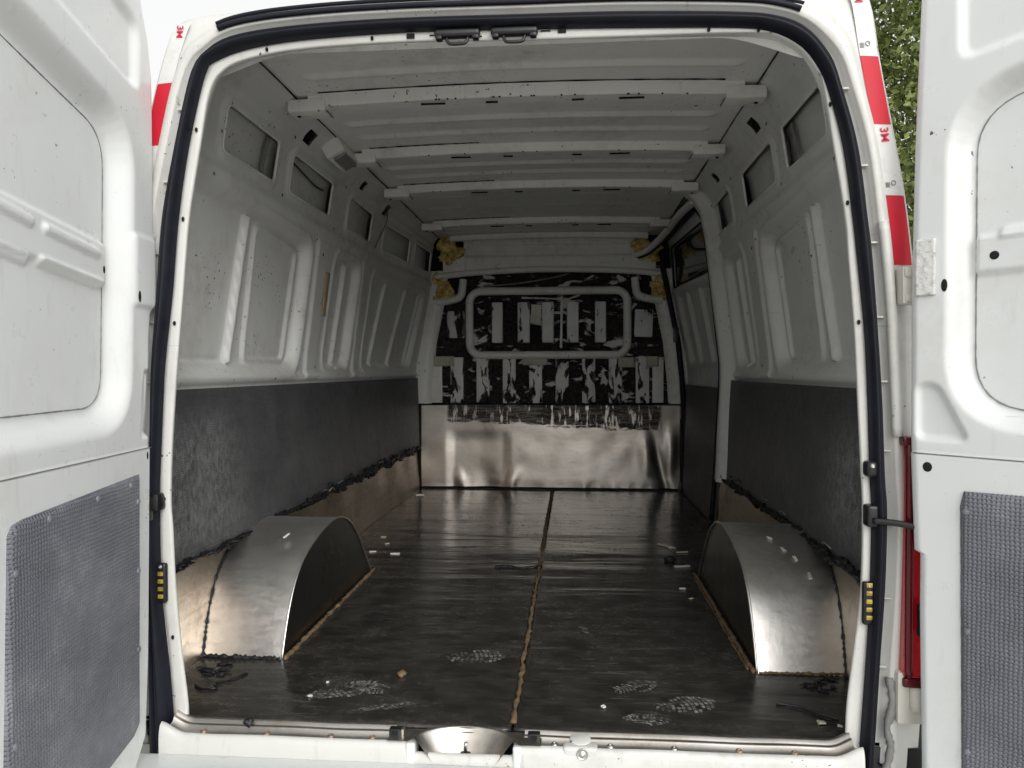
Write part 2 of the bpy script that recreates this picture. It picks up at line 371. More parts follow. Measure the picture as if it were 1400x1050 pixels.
def blob(name, p, s, mat, parent, rough=.35, sub=3, seed=0):
    bm = bmesh.new(); bmesh.ops.create_icosphere(bm, subdivisions=sub, radius=1); rnd = np.random.RandomState(seed); ph = rnd.rand(6, 3) * 6.28; fr = rnd.rand(6, 3) * 9 - 4.5
    for v in bm.verts:
        f = 1 + rough * sum(math.sin(fr[i] @ np.array(v.co) + ph[i, 0]) for i in range(6)) / 3
        v.co = Vector((v.co.x * s[0], v.co.y * s[1], v.co.z * s[2])) * f + Vector(p)
    me = bpy.data.meshes.new(name); bm.to_mesh(me); bm.free(); me.materials.append(mat)
    for q in me.polygons: q.use_smooth = True
    o = bpy.data.objects.new(name, me); C.objects.link(o)
    if parent is not None: attach(o, parent)
    return o
def top(o, label, cat, group=None, kind=None):
    if label: o['label'] = label
    if cat: o['category'] = cat
    if group: o['group'] = group
    if kind: o['kind'] = kind
    return o
def text_mesh(name, body, size, mat, parent, mt, ext=.0003):
    cu = bpy.data.curves.new(name, 'FONT'); cu.body = body; cu.size = size; cu.extrude = ext; cu.align_x = 'CENTER'; cu.align_y = 'CENTER'; cu.offset = size * .012
    to = bpy.data.objects.new(name + '_tmp', cu); C.objects.link(to); dg = bpy.context.evaluated_depsgraph_get()
    me = bpy.data.meshes.new_from_object(to.evaluated_get(dg)); bpy.data.objects.remove(to); bpy.data.curves.remove(cu)
    me.transform(mt); me.materials.clear(); me.materials.append(mat); me.name = name
    o = bpy.data.objects.new(name, me); C.objects.link(o); attach(o, parent); return o

# ------------------------------------------------------------------ ground, van root
GZ = -.62
gr = link('ground', [(-40, -40, GZ), (40, -40, GZ), (40, 40, GZ), (-40, 40, GZ)], [(0, 1, 2, 3)], GROUND, None, False); gr['kind'] = 'structure'
van = bpy.data.objects.new('cargo_van', None); C.objects.link(van); van.location = (0, 0, GZ)
top(van, 'white cargo van seen into its empty load bay through open rear doors', 'van')

# wall profile (half width against height) and the narrowing of the body towards the cab
PZ = [-.1, 0, .27, .72, .80, 1.24, 1.375, 1.5, 1.56, 1.595, 1.61]; PX = [.84, .84, .86, .885, .885, .835, .822, .803, .765, .725, .70]
zz = np.linspace(-.1, 1.61, 343); xx = np.interp(zz, PZ, PX); kk = np.exp(-np.linspace(-2, 2, 15) ** 2); kk /= kk.sum()
xs = np.convolve(np.pad(xx, 7, mode='edge'), kk, 'valid'); xs[-8:] = xx[-8:]
def wallx(z, y=0.):
    x = np.interp(z, zz, xs); n = ss(np.asarray(y, float), 2.1, 3.2)
    n2 = ss(np.asarray(y, float), .42, .04)
    return x - n * np.interp(z, [0, .7, 1.25, 1.5, 1.61], [.005, .03, .075, .06, .0]) - n2 * np.interp(z, [0, .9, 1.25, 1.5, 1.61], [.0, .012, .06, .105, .06])
def zdrop(z, y): return .085 * ss(np.asarray(y, float), .32, .05) * ss(np.asarray(z, float), 1.30, 1.56)

# ------------------------------------------------------------------ floor
FY0, FY1 = .0, 3.22
sub = link('cargo_floor', [(-.86, -.0, -.008), (.86, -.0, -.008), (.86, 3.3, -.008), (-.86, 3.3, -.008), (-.86, -.0, -.06), (.86, -.0, -.06), (.86, 3.3, -.06), (-.86, 3.3, -.06)],
           [(0, 1, 2, 3), (7, 6, 5, 4), (0, 4, 5, 1), (1, 5, 6, 2), (2, 6, 7, 3), (3, 7, 4, 0)], BLACK, van, False)
SEAM = .024
def floor_h(U, V):
    w = .004 * np.exp(-((V - 1.55) / .10) ** 2) * ss(U, -.45, .1) + .003 * np.exp(-((V - 1.95) / .07) ** 2) * np.exp(-((U - .1) / .4) ** 2) + .0025 * np.exp(-((V - 1.28) / .06) ** 2) * np.exp(-((U - .2) / .35) ** 2)
    return w + .002 * (vnoise(U * .5, V, 3.1) - .5)
fpos = lambda U, V, H: (U, V, H)
relief('floor_sheet', FLOOR, sub, -.845, SEAM - .003, FY0 + .004, FY1, .02, floor_h, fpos, back=-.007)
relief('floor_sheet', FLOOR, sub, SEAM + .003, .845, FY0 + .004, FY1, .02, floor_h, fpos, back=-.007)
sy = np.linspace(.03, 3.2, 150)
tube('seam_filler', [(SEAM + random.gauss(0, .002), y, .0015) for y in sy], .0055, BROWN, sub, 6, rj=.5, flat=.5)

# ------------------------------------------------------------------ side walls
WIN = [(.45, .815), (.94, 1.365), (1.60, 1.965), (2.20, 2.66), (2.76, 3.13)]
WZ0, WZ1 = 1.378, 1.508
HOLES = [(.30, .36, 1.572, 1.602), (.94, 1.01, 1.55, 1.59), (1.62, 1.67, 1.55, 1.585), (2.06, 2.12, 1.535, 1.575)]
def ring_path(x0, x1, z0, z1, r, n=10):
    P = []
    for cx, cz, a0 in ((x1 - r, z1 - r, 0), (x0 + r, z1 - r, 90), (x0 + r, z0 + r, 180), (x1 - r, z0 + r, 270)):
        for k in range(n + 1): a = R(a0 + 90 * k / n); P.append((cx + r * math.cos(a), cz + r * math.sin(a)))
    return P
def wall_h(U, V, wins, p3):
    h = np.zeros_like(U)
    # horizontal shelf moulding under the small windows and at the belt
    h += .012 * ss(V, 1.30, 1.285) * ss(V, .70, .735) * 0
    d = poly_sd(U, V, round_poly([(.20, .775), (1.17, .775), (1.215, 1.245), (.20, 1.275)], .075))
    h += .036 * ss(d, .012, -.020) - .008 * np.exp(-((d - .024) / .013) ** 2)
    d2 = poly_sd(U, V, round_poly([(.79, .80), (1.105, .80), (1.145, 1.20), (.79, 1.225)], .03))
    h -= .012 * ss(np.abs(d2 - .004), .016, .005) * ss(d, .01, -.03)
    h -= .024 * ss(seg_d(U, V, (.655, .80), (.70, 1.235)), .015, .007)
    h += .004 * (ss(seg_d(U, V, (.28, .80), (.62, .80)), .012, .004))
    d3 = poly_sd(U, V, round_poly([(1.47, .78), (1.81, .78), (1.865, 1.25), (1.52, 1.25)], .065)); h += .032 * ss(d3, .012, -.018) - .007 * np.exp(-((d3 - .022) / .012) ** 2)
    h -= .018 * ss(seg_d(U, V, (1.66, .79), (1.715, 1.22)), .020, .008)
    if p3:
        d4 = poly_sd(U, V, round_poly([(2.04, .785), (2.99, .785), (3.05, 1.235), (2.10, 1.235)], .06)); h += .032 * ss(d4, .012, -.018) - .007 * np.exp(-((d4 - .022) / .012) ** 2)
        for a, b in ((2.26, 2.40), (2.60, 2.74), (2.93, 3.02)): h -= .016 * ss(seg_d(U, V, (a, .80), (b, 1.215)), .016, .007)
    # pillar posts stand slightly proud
    h -= .010 * ss(np.abs(U - (1.33 + .05 * (V - 1))), .075, .05) * ss(V, 1.30, 1.26) * ss(V, .725, .75)
    h -= .008 * ss(np.abs(U - (1.94 + .05 * (V - 1))), .06, .035) * ss(V, 1.30, 1.26) * ss(V, .725, .75)
    # ledge and fold lines
    h -= .012 * np.exp(-((V - 1.315) / .022) ** 2)
    h -= .006 * np.exp(-((V - 1.548) / .014) ** 2)
    h -= .010 * ss(V, .765, .74) * ss(V, .718, .735)
    for a, b in wins:
        d = rr(U, V, a, b, WZ0, WZ1, .018)
        h -= .008 * ss(d, .03, .006) * 1
    h += .0035 * (vnoise(U, V * .7, 5.0) - .5) + .0015 * (vnoise(U, V, 19) - .5)
    return h
def make_wall(s):
    left = s < 0; wins = WIN if left else WIN[:3]; y1 = 3.2 if left else 1.90
    pos = lambda U, V, H: (s * (wallx(V, U) + H), U, V - zdrop(V, U))
    keep = lambda U, V: ~np.any([(U > a) & (U < b) & (V > c) & (V < d) for a, b, c, d in HOLES if b < y1] + [rr(U, V, a, b, WZ0, WZ1, .018) < 0 for a, b in wins], axis=0)
    w = relief('side_wall', PAINT_IN_DIM, van, .035, y1, .60, 1.61, .0055, lambda U, V: wall_h(U, V, wins, left), pos, keep, flip=left)
    for a, b in wins:
        hh = lambda U, V: .036 - .006 * np.exp(-((U - a - .6 * (b - a)) / .1) ** 2) + .003 * vnoise(U, V, 14)
        relief('recess_panel', PAINT_IN_DIM, w, a - .03, b + .075, WZ0 - .04, WZ1 + .02, .012, hh, pos, back=.004, flip=left)
        tube('opening_lip', [(s * (float(wallx(z, y)) - .004), y, z - float(zdrop(z, y))) for y, z in ring_path(a, b, WZ0, WZ1, .020, 6)], .0048, PAINT_IN, w, 8, closed=True)
    for (a, b, c, d) in HOLES:
        if b < y1:
            xm = float(wallx((c + d) / 2, a)); V = []
            for q in (0, .05):
                V += [(s * (float(wallx(c, a)) + .004 + q), a, c - .002), (s * (float(wallx(c, b)) + .004 + q), b, c - .002), (s * (float(wallx(d, b)) + .004 + q), b, d + .03), (s * (float(wallx(d, a)) + .004 + q), a, d + .03)]
            link('hole_cavity', V, [(4, 5, 6, 7), (0, 1, 5, 4), (1, 2, 6, 5), (2, 3, 7, 6), (3, 0, 4, 7)], HOLE, w, False)
    # dark plastic liner board and the bare sheet below it
    lin = relief('wall_liner', LINER if left else LINER_R, w, .045, (3.19 if left else 1.875), .262, .716, .02,
                 lambda U, V: -.016 - .006 * vnoise(U, V, 3.1) + 0 * U, pos, back=.006, flip=left)
    base = relief('base_sheet', BASE, w, .045, (3.2 if left else 2.05), -.004, .33, .02, lambda U, V: -.004 + .010 * vnoise(U, V, 5) - .005, pos, flip=left)
    # ragged sealant along the liner foot
    rnd = random.Random(5 if left else 9); pts = []; rad = []
    for y in np.linspace(.06, 3.17 if left else 1.87, 260 if left else 170):
        z = .268 + .006 * math.sin(y * 9) + rnd.gauss(0, .003); pts.append((s * (float(wallx(z, y)) - .024), y, z))
        k = .0055 if left else .006
        rad.append(max(.0025, k * (1 + .7 * math.sin(y * 23) * math.sin(y * 7.3 + 1)) * rnd.uniform(.6, 1.35)))
    tube('sealant_bead', pts, rad, SEALANT, w, 7, rj=.25)
    def torn(U, V):
        t = (.003 + .015 * ss(U, .95, 1.5) * (1 - .5 * ss(U, 2.9, 3.2))) if left else (.005 + .006 * np.sin(U * 5.0) ** 2)
        m = t * (.15 + 1.7 * vnoise(U * 3.0, V * 5.0, 7.0) * (.5 + vnoise(U, V, 60)))
        up = np.where(V > .270, 1.0, 1.35)
        return np.abs(V - .270 - .012 * (vnoise(U, V * 0, 9) - .5)) * up < m
    relief('torn_lining_edge', SEALANT, w, .06, 3.17 if left else 1.87, .205, .335, .0042, lambda U, V: -.0235 - .016 * vnoise(U * 1.5, V * 3, 26) - .006 * vnoise(U, V, 90), pos, keep=torn, back=.010, flip=left)
    for i in range(10):
        y = rnd.uniform(1.2, 3.1) if left else rnd.uniform(.15, 1.8)
        z = .275 + abs(rnd.gauss(0, .014)); x = s * (float(wallx(z, y)) - .030)
        tube('lining_shred', crom([(x, y - .03, z), (x - s * .006, y, z + rnd.uniform(.0, .012)), (x, y + .04, z - rnd.uniform(-.005, .01))], 8), .0022, GREYHOSE if i % 3 == 0 else SEALANT, w, 5, rj=.4)
    return w
wall_l = make_wall(-1); wall_r = make_wall(1)
# hoses and cables seen inside the small windows
def inwall(s, y, z, off): return (s * (float(wallx(z, y)) + off), y, z)
for s, w, yy in ((-1, wall_l, .765), (1, wall_r, .775), (1, wall_r, 1.93)):
    for k in (0, 1):
        tube('cable_hose', crom([inwall(s, yy + .012 * k, 1.382, .020), inwall(s, yy + .012 * k - .012, 1.41, .017), inwall(s, yy + .012 * k, 1.45, .020), inwall(s, yy + .012 * k + .006, 1.515, .024)], 14), .0045, GREYHOSE, w, 8)
tube('cable_hose', crom([inwall(-1, .97, 1.50, .025), inwall(-1, 1.10, 1.485, .02), inwall(-1, 1.25, 1.472, .022), inwall(-1, 1.35, 1.478, .025)], 14), .0035, BLACK, wall_l, 6)
tube('loose_wire', crom([inwall(-1, 2.09, 1.555, .0), inwall(-1, 2.12, 1.53, -.02), inwall(-1, 2.13, 1.47, -.02), inwall(-1, 2.08, 1.40, -.012), inwall(-1, 2.06, 1.365, -.01)], 24), .0022, BLACK, wall_l, 6)
bx = box('bracket_box', -.715, 1.20, 1.575, .075, .20, .06, PAINT_IN, wall_l, .008, rot=Matrix.Rotation(R(-28), 3, 'Y'))
box('bracket_opening', -.698, 1.195, 1.5545, .05, .15, .03, GREYHOSE, wall_l, .006, rot=Matrix.Rotation(R(-28), 3, 'Y'))
tp = relief('tape_patch', TAN, wall_l, 1.375, 1.415, .985, 1.16, .01, lambda U, V: -.014 - .004 * vnoise(U, V, 40), lambda U, V, H: (-(wallx(V, U) + H), U, V), back=.004, flip=True)
rnd = random.Random(2)
for s, w in ((-1, wall_l), (1, wall_r)):
    for q in range(22):
        y, z = .16 + .082 * q, (.748 if q % 2 else .745)
        if y < 1.86: lathe('spot_weld', [(.0048, 0), (.0046, .0008), (.003, .0002), (.0, .0)], PAINT_IN_DIM, w, frame_at((s * (float(wallx(z, y)) - .0125), y, z), (-s, 0, 0)), 8)
    for (y, z) in ((.42, 1.42), (.40, 1.30), (.87, 1.35), (1.42, 1.34), (1.50, .99), (1.35, .78), (.24, .75), (.87, 1.54), (1.47, 1.52), (1.32, 1.22), (1.37, .74), (.60, .745), (.95, .74)):
        lathe('rivet_hole', [(.0055, 0), (.0055, .0008), (.003, .001)], HOLE if rnd.random() < .65 else RUST, w, frame_at((s * (float(wallx(z, y)) - .0135), y, z), (-s, 0, 0)), 8)
# ------------------------------------------------------------------ wheel arches
_AP = crom([(.342, -.002), (.362, .045), (.385, .094), (.412, .138), (.446, .180), (.50, .220), (.57, .248), (.66, .270), (.74, .281), (.81, .284), (.90, .268), (.99, .228), (1.07, .168), (1.14, .096), (1.19, .046), (1.232, -.002)], 49)
def arch_prof(n=48): return [tuple(float(c) for c in p) for p in _AP]
for s in (-1, 1):
    P = arch_prof(); xi, xo = .612, .86; V = []; F = []; nx = 10
    for (y, z) in P:
        for k in range(nx + 1): V.append((s * (xi + (xo - xi) * k / nx), y, max(z, -.002) + .004 * (float(vnoise(np.array(k * .12 + s), np.array(y), 5)) - .5)))
    F = []
    for i in range(len(P) - 1):
        for k in range(nx): a = i * (nx + 1) + k; q = (a, a + 1, a + nx + 2, a + nx + 1); F.append(q if s < 0 else q[::-1])
    F = [f[::-1] for f in F]
    ar = link('wheel_arch_cover', np.array(V), np.array(F), ARCH, van)
    # inner side plate, set back a few mm so the cover edge reads as a rolled lip
    V = []; F = []; m = 7
    for (y, z) in P:
        for k in range(m + 1): V.append((s * (xi + .006), y, (max(z, 0) - .002) * k / m))
    for i in range(len(P) - 1):
        for k in range(m): a = i * (m + 1) + k; F.append((a, a + 1, a + m + 2, a + m + 1) if s < 0 else (a, a + m + 1, a + m + 2, a + 1))
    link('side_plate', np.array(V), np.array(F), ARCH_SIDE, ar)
    tube('rolled_lip', [(s * (xi + .003), y, z) for y, z in P], .0032, ARCH, ar, 8)
    sp = [(s * (float(wallx(max(z, 0), y)) - .006), y, z + .002) for y, z in P if z < .27]
    for side in (0, 1):
        pts = [p for p in sp if (p[1] < .79) == (side == 0)]
        pts = [tuple(v) for v in crom(pts, 70)]
        tube('sealant_bead', pts, .0062 if side == 0 else .005, SEALANT, ar, 7, rj=.35, seed=3 * side)
    tube('foot_sealant', crom([(s * .84, .346, .004), (s * .75, .343, .003), (s * .62, .343, .002)], 40), .0065 if s < 0 else .004, SEALANT if s < 0 else BROWN, ar, 7, rj=.5)
    tube('edge_strip', [(s * (xi - .006 + random.gauss(0, .0012)), y, .003) for y in np.linspace(.34, 1.25, 90)], .0055, BROWN, ar, 7, rj=.45)
    if s > 0: tube('edge_strip', [(s * (xi - .016 + random.gauss(0, .001)), y, .002) for y in np.linspace(.36, 1.2, 80)], .003, BROWN, ar, 6, rj=.5)
    rnd = random.Random(8 + s)
    for i in range(9):
        blob('sealant_lump', (s * rnd.uniform(.72, .84), rnd.uniform(.22, .345), .004), (rnd.uniform(.004, .022), rnd.uniform(.003, .010), rnd.uniform(.002, .006)), SEALANT, ar, .6, 2, 90 + i)
# ------------------------------------------------------------------ roof
RIBS = [.565, .985, 1.135, 1.555, 1.70, 2.83, 2.94, 3.05]
def roof_h(U, V):
    h = .016 * (1 - (U / .70) ** 2) + .0008 * (vnoise(U, V, 6) - .5)
    for y in RIBS: h -= .010 * ss(np.abs(V - y), .022, .009) * ss(np.abs(U), .64, .60)
    for y, xa in ((2.12, (-.45, .30)), (2.36, (-.5, -.2, .1, .4))):
        for x in xa: h -= .006 * ss(np.abs(V - y), .014, .006) * ss(np.abs(U - x), .11, .09)
    return h
roof = relief('roof_panel', PAINT_IN, van, -.70, .70, .03, 3.24, .011, roof_h, lambda U, V, H: (U, V, 1.612 + H - zdrop(1.6, V)), flip=True)
for s in (-1, 1): tube('seam_sealer', [(s * (.699 - .06 * float(ss(np.array(y), .42, .04))), y, 1.6085 - float(zdrop(1.6, y)) + .001 * math.sin(y * 14)) for y in np.linspace(.05, 3.2, 60)], .0026, HOLE, roof, 6, rj=.3)
for j, (y, hw) in enumerate(((.735, .76), (1.315, .755), (1.885, .75), (2.70, .74), (3.17, .72))):
    V = []; F = []; N = 40; prof = [(-.045, .030), (-.036, .028), (-.030, -.001), (-.026, -.004), (.026, -.004), (.030, -.001), (.036, .028), (.045, .030)]
    if j > 2: prof = [(a * .7, b) for a, b in prof]
    for i in range(N + 1):
        x = -hw + .10 + (2 * hw - .2) * i / N
        for (dy, dz) in prof: V.append((x, y + dy, 1.585 + .016 * (1 - (x / .7) ** 2) + dz - .004))
    k = len(prof)
    for i in range(N):
        for q in range(k - 1): a = i * k + q; F.append((a, a + 1, a + k + 1, a + k))
    b = link('roof_bow', V, F, PAINT_IN, roof)
    try: b.data.set_sharp_from_angle(angle=R(35))
    except Exception: pass
    if j < 4:
        for s in (-1, 1):
            box('bow_end_bracket', s * (hw - .095), y, 1.583, .12, .080 if j < 3 else .06, .040, PAINT_IN, roof, .010)
            tube('bracket_seam', [(s * (hw - .158), y + d, 1.566 - .0 * d) for d in np.linspace(-.035, .035, 5)], .0016, HOLE, roof, 5)
            screw(roof, (s * (hw - .06), y, 1.562), (0, 0, -1), .005, HOLE, 'bolt_hole')
    rnd = random.Random(j)
    if j < 4:
        for x in (-.27, -.09, .17, .33):
            box('bow_slot', x, y - .0305, 1.577, .075 if abs(x) > .2 else .036, .0022, .006, HOLE, roof, 0)
        for i in range(16 if j == 0 else 6):
            x = rnd.uniform(-.55, .6); lathe('bow_hole', [(.0035, 0), (.0035, .0006), (.002, .0008)], HOLE, roof, frame_at((x, y - .027, 1.5815 + .016 * (1 - (x / .7) ** 2) - .0035), (0, -.6, -1)), 8)
for j in (0, 1, 2, 3):
    y = (.70, 1.28, 1.85, 2.67)[j]; tube('panel_gap', [(x, y - .018, 1.6095 + .016 * (1 - (x / .7) ** 2)) for x in np.linspace(-.62, .6 if j == 0 else -.2, 30)], .0022, HOLE, roof, 5, rj=.4)

# ------------------------------------------------------------------ bulkhead
BY = 3.235
def bk_h(U, V):
    h = .012 * (vnoise(U, V, 3) - .5) * 0 + .0015 * vnoise(U, V, 17)
    d = rr(U, V, -.50, .50, .865, 1.265, .06); h += .016 * ss(d, .0, -.02)
    return h
def bk_edge(z): return np.interp(z, [0, .54, .70, .94, 1.31, 1.40], [.835, .83, .82, .795, .72, .70])
bk = relief('bulkhead', RESID, van, -.84, .84, .52, 1.42, .012, bk_h, lambda U, V, H: (U, BY + H, V), keep=lambda U, V: np.abs(U) < bk_edge(V) + .01)
low = relief('lower_sheet', LOWER, bk, -.832, .836, .004, .545, .012,
    lambda U, V: -.016 * np.exp(-((U - .62) / .05) ** 2 - ((V - .20) / .13) ** 2) + .014 * np.exp(-((U - .69 + .25 * (V - .2)) / .03) ** 2) * ss(V, .45, .2) - .012 * np.exp(-((U - .77) / .03) ** 2 - ((V - .25) / .12) ** 2)
    - .011 * np.exp(-((U + .545 + .3 * V) / .032) ** 2) * ss(V, .17, .02) - .014 * np.exp(-((U + .27 - .5 * V) / .045) ** 2) * ss(V, .18, .03) + .010 * np.exp(-((U + .40) / .07) ** 2) * ss(V, .22, .02)
    + .010 * ss(np.abs(U + .45), .22, .15) * ss(V, .40, .30)
    - .006 * ss(U, .60, .66) * ss(V, .1, .0) + .010 * (vnoise(U, V, 3.3) - .5) + .005 * (vnoise(U, V, 9) - .5) + .012 * np.abs(vnoise(U, V * .2, 11) - .5) * ss(V, .07, .0),
    lambda U, V, H: (U, BY - .014 + H, V), back=.003)
tube('sheet_joint', [(x, BY - .018, .548 + .0015 * math.sin(x * 20)) for x in np.linspace(-.83, .835, 60)], .0045, HOLE, bk, 6, rj=.2)
tube('foot_joint', [(x, BY - .022, .002) for x in np.linspace(-.84, .84, 80)], .0055, SEALANT, bk, 6, rj=.5)
for s in (-1, 1):
    tube('edge_joint', [(s * .836, BY - .016, z) for z in np.linspace(.01, .55, 30)], .006, HOLE, bk, 6, rj=.2)
    V = []; F = []; Zs = np.linspace(.55, 1.40, 30)                                     # pale folded edge flange
    for z in Zs:
        e = float(bk_edge(z)); V += [(s * (e - .075), BY - .004, z), (s * (e - .06), BY - .026, z), (s * (e - .012), BY - .034, z), (s * (e + .03), BY - .030, z), (s * (e + .10), BY - .02, z)]
    for i in range(len(Zs) - 1):
        for q in range(4): a = i * 5 + q; F.append((a, a + 1, a + 6, a + 5) if s > 0 else (a, a + 5, a + 6, a + 1))
    link('edge_flange', V, F, PAINT_IN, bk)
# window moulding: a rounded ring
tube('window_moulding', [(x, BY - .016, z) for x, z in ring_path(-.505, .498, .86, 1.268, .075)], .026, PAINT_IN, bk, 14, closed=True)
for i, (x, w) in enumerate(((-.326, .07), (-.157, .078), (-.003, .076), (.155, .074), (.33, .07))):
    box('stiffener_bar', x, BY - .008, 1.068, w, .045, .26, RESID_BAR, bk, .010, seg=3)
box('paper_label', -.08, BY + .006, 1.125, .065, .012, .115, PAPER, bk, .002, rot=Matrix.Rotation(R(4), 3, 'Y'))
box('window_slot', -.08, BY + .010, .99, .07, .012, .12, HOLE, bk, .003)
box('window_mullion', .083, BY + .004, 1.07, .016, .016, .33, PAINT_IN, bk, .004, rot=Matrix.Rotation(R(1), 3, 'Y'))
tube('peeled_strip', crom([(-.17, BY - .012, 1.225), (.02, BY - .02, 1.218), (.10, BY - .02, 1.21), (.2, BY - .03, 1.238)], 20), .006, PAPER, bk, 6, rj=.3)
for k in range(8):
    box('corrugation_strip', -.588 + .1687 * k, BY - .007, .70, .085, .03, .295, RESID_HALF, bk, .008)
for x in (-.595, .60): box('stamped_plate', x, BY - .006, 1.058, .115, .030, .175, RESID_BAR if x > 0 else RESID_HALF, bk, .010, rot=Matrix.Rotation(R(2 if x > 0 else 0), 3, 'Y'))
for x in (-.72, .69): box('stamped_plate', x, BY - .003, .70, .07, .02, .29, PAINT_IN, bk, .006)
for x, w in ((-.09, .16), (.50, .10), (.67, .07), (-.69, .10)): box('pale_tape', x, BY - .027, .825 - .02 * abs(x), w, .004, .07, m_tape, bk, .001, jit=.002) if 'm_tape' in globals() else None
PALE = m_plain('pale_tape_film', (.46, .45, .36), .5, 0, .3, 18)
for x, w, z in ((-.085, .16, .83), (.49, .10, .815), (.655, .075, .82), (-.67, .13, .825)): relief('tape_patch', PALE, bk, x - w / 2, x + w / 2, z - .035, z + .03, .012, lambda U, V: .003 * vnoise(U, V, 30), lambda U, V, H: (U, BY - .028 + H, V), back=.003)
for s in (-1, 1):
    tube('corner_duct', crom([(s * .545, BY - .02, 1.345), (s * .55, BY - .025, 1.28), (s * .565, BY - .03, 1.235), (s * .62, BY - .03, 1.213), (s * .715, BY - .03, 1.20)], 22), .025, PAINT_IN, bk, 12)
    blob('insulation_foam', (s * .675, BY - .022, 1.27), (.035, .025, .065), FOAM, bk, .5, 3, 11 + s)
    blob('insulation_foam', (s * .60 - .01, BY - .02, 1.535), (.085 if s < 0 else .055, .028, .052), FOAM, bk, .55, 3, 21 + s)
    blob('insulation_foam', (s * .655, BY - .02, 1.50), (.035, .025, .035), FOAM, bk, .5, 3, 31 + s)
    blob('insulation_foam', (s * .70, BY - .03, 1.345), (.03, .025, .03), FOAM, bk, .5, 3, 51 + s); blob('insulation_foam', (s * .63, BY - .03, 1.475), (.05, .02, .028), FOAM, bk, .6, 3, 61 + s)
    fr_ = random.Random(70 + s)
    for q in range(9):
        fx_, fz_ = fr_.choice([(.60, 1.535), (.66, 1.52), (.675, 1.29), (.685, 1.25)]); w_ = fr_.uniform(.014, .034)
        blob('insulation_foam', (s * (fx_ + fr_.uniform(-.05, .04)), BY - .03 - fr_.uniform(0, .012), fz_ + fr_.uniform(-.05, .05)), (w_, .016, w_ * fr_.uniform(.5, 1.1)), FOAM, bk, .45, 3, 80 + q)
    box('header_cheek', s * .60, BY - .012, 1.445, .15, .05, .10, PAINT_IN, bk, .012)
    box('dark_gap', s * .635, BY - .008, 1.315, .10, .02, .11, HOLE, bk, .01)  # solid dark box stands in for a shaded gap
tube('header_beam', crom([(-.73, BY - .03, 1.362), (-.45, BY - .035, 1.388), (0, BY - .04, 1.402), (.45, BY - .035, 1.390), (.73, BY - .03, 1.365)], 40), .020, PAINT_IN, bk, 12)
relief('header_panel', PAINT_IN, bk, -.54, .545, 1.40, 1.605, .008, lambda U, V: -.010 * ss(np.abs(V - (1.555 - .02 * U * U)), .013, .006) - .012 * ss(np.abs(V - (1.492 - .02 * U * U)), .012, .006) * 0 + .012 * ss(V, 1.485 - .0, 1.495) - .03 * ss(V, 1.56, 1.60),
       lambda U, V, H: (U, BY - .03 + H, V), back=.004)
tube('roof_joint', [(x, BY - .075, 1.606 - .02 * x * x) for x in np.linspace(-.55, .55, 20)], .003, HOLE, bk, 5)
link('header_recess_shade', [(-.78, BY + .03, 1.30), (.78, BY + .03, 1.30), (.78, BY + .03, 1.64), (-.78, BY + .03, 1.64)], [(0, 1, 2, 3)], HOLE, bk, False)  # near-black sheet paints the shade of the recess behind the header
tube('loose_cable', crom([(-.42, BY - .02, 1.30), (-.2, BY - .03, 1.315), (.0, BY - .03, 1.345), (.12, BY - .025, 1.37)], 20), .005, GREYHOSE, bk, 6)
box('floor_bracket', .835, BY - .03, .03, .04, .04, .06, BLACK, bk, .004); box('seal_block', .838, BY - .05, .50, .025, .03, .09, BLACK, bk, .004)

# ------------------------------------------------------------------ sliding door and its pillar (right side)
def post_h(U, V):
    lean = .05 * (V - .7) + .03 * ss(V, 1.25, 1.6)
    u = U - 1.87 - lean
    h = -.048 * ss(u, -.005, .035) * ss(u, .20, .13) + .02 * ss(u, .17, .24)
    h += -.012 * np.exp(-((u - .05) / .018) ** 2)
    return h + .0012 * vnoise(U, V, 11)
posr = lambda U, V, H: (wallx(V, U) + H, U, V)
relief('door_pillar', PAINT_IN_DIM, van, 1.86, 2.26, .255, 1.60, .008, post_h, posr)
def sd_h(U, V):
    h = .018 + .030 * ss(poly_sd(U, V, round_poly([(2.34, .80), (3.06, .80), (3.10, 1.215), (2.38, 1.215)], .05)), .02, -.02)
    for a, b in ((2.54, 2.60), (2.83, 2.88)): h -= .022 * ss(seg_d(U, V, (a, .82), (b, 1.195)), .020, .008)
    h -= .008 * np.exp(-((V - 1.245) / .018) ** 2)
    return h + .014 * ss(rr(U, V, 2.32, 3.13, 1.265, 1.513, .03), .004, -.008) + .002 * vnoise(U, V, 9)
sd = relief('sliding_door', PAINT_IN_DIM, van, 2.20, 3.235, -.004, 1.60, .009, sd_h, posr)
relief('window_glass', GLASS, sd, 2.33, 3.12, 1.272, 1.505, .03, lambda U, V: .026 + 0 * U, posr, back=.004)
tube('window_seal', [tuple(float(c) for c in posr(np.array(y), np.array(z), np.array(.018))) for y, z in ring_path(2.32, 3.13, 1.265, 1.513, .03, 6)], .007, RUBBER, sd, 8, closed=True)
tube('door_seal', [(float(wallx(z, 2.2)) - .004, 2.205, z) for z in np.linspace(.02, 1.55, 40)], .011, RUBBER, sd, 8)
tube('door_seal', [(float(bk_edge(z)) + .012, 3.17, z) for z in np.linspace(.0, 1.50, 50)], .017, RUBBER, sd, 8)
tube('door_seal', crom([(float(wallx(1.555, y)) - .012, y, 1.56) for y in np.linspace(2.2, 3.16, 8)], 20), .014, RUBBER, sd, 8)
relief('wall_liner', LINER, sd, 2.21, 3.14, .0, .672, .02, lambda U, V: -.004 + 0 * U, posr, back=.006)
box('latch_block', .79, 3.14, .98, .03, .05, .09, BLACK, sd, .004)
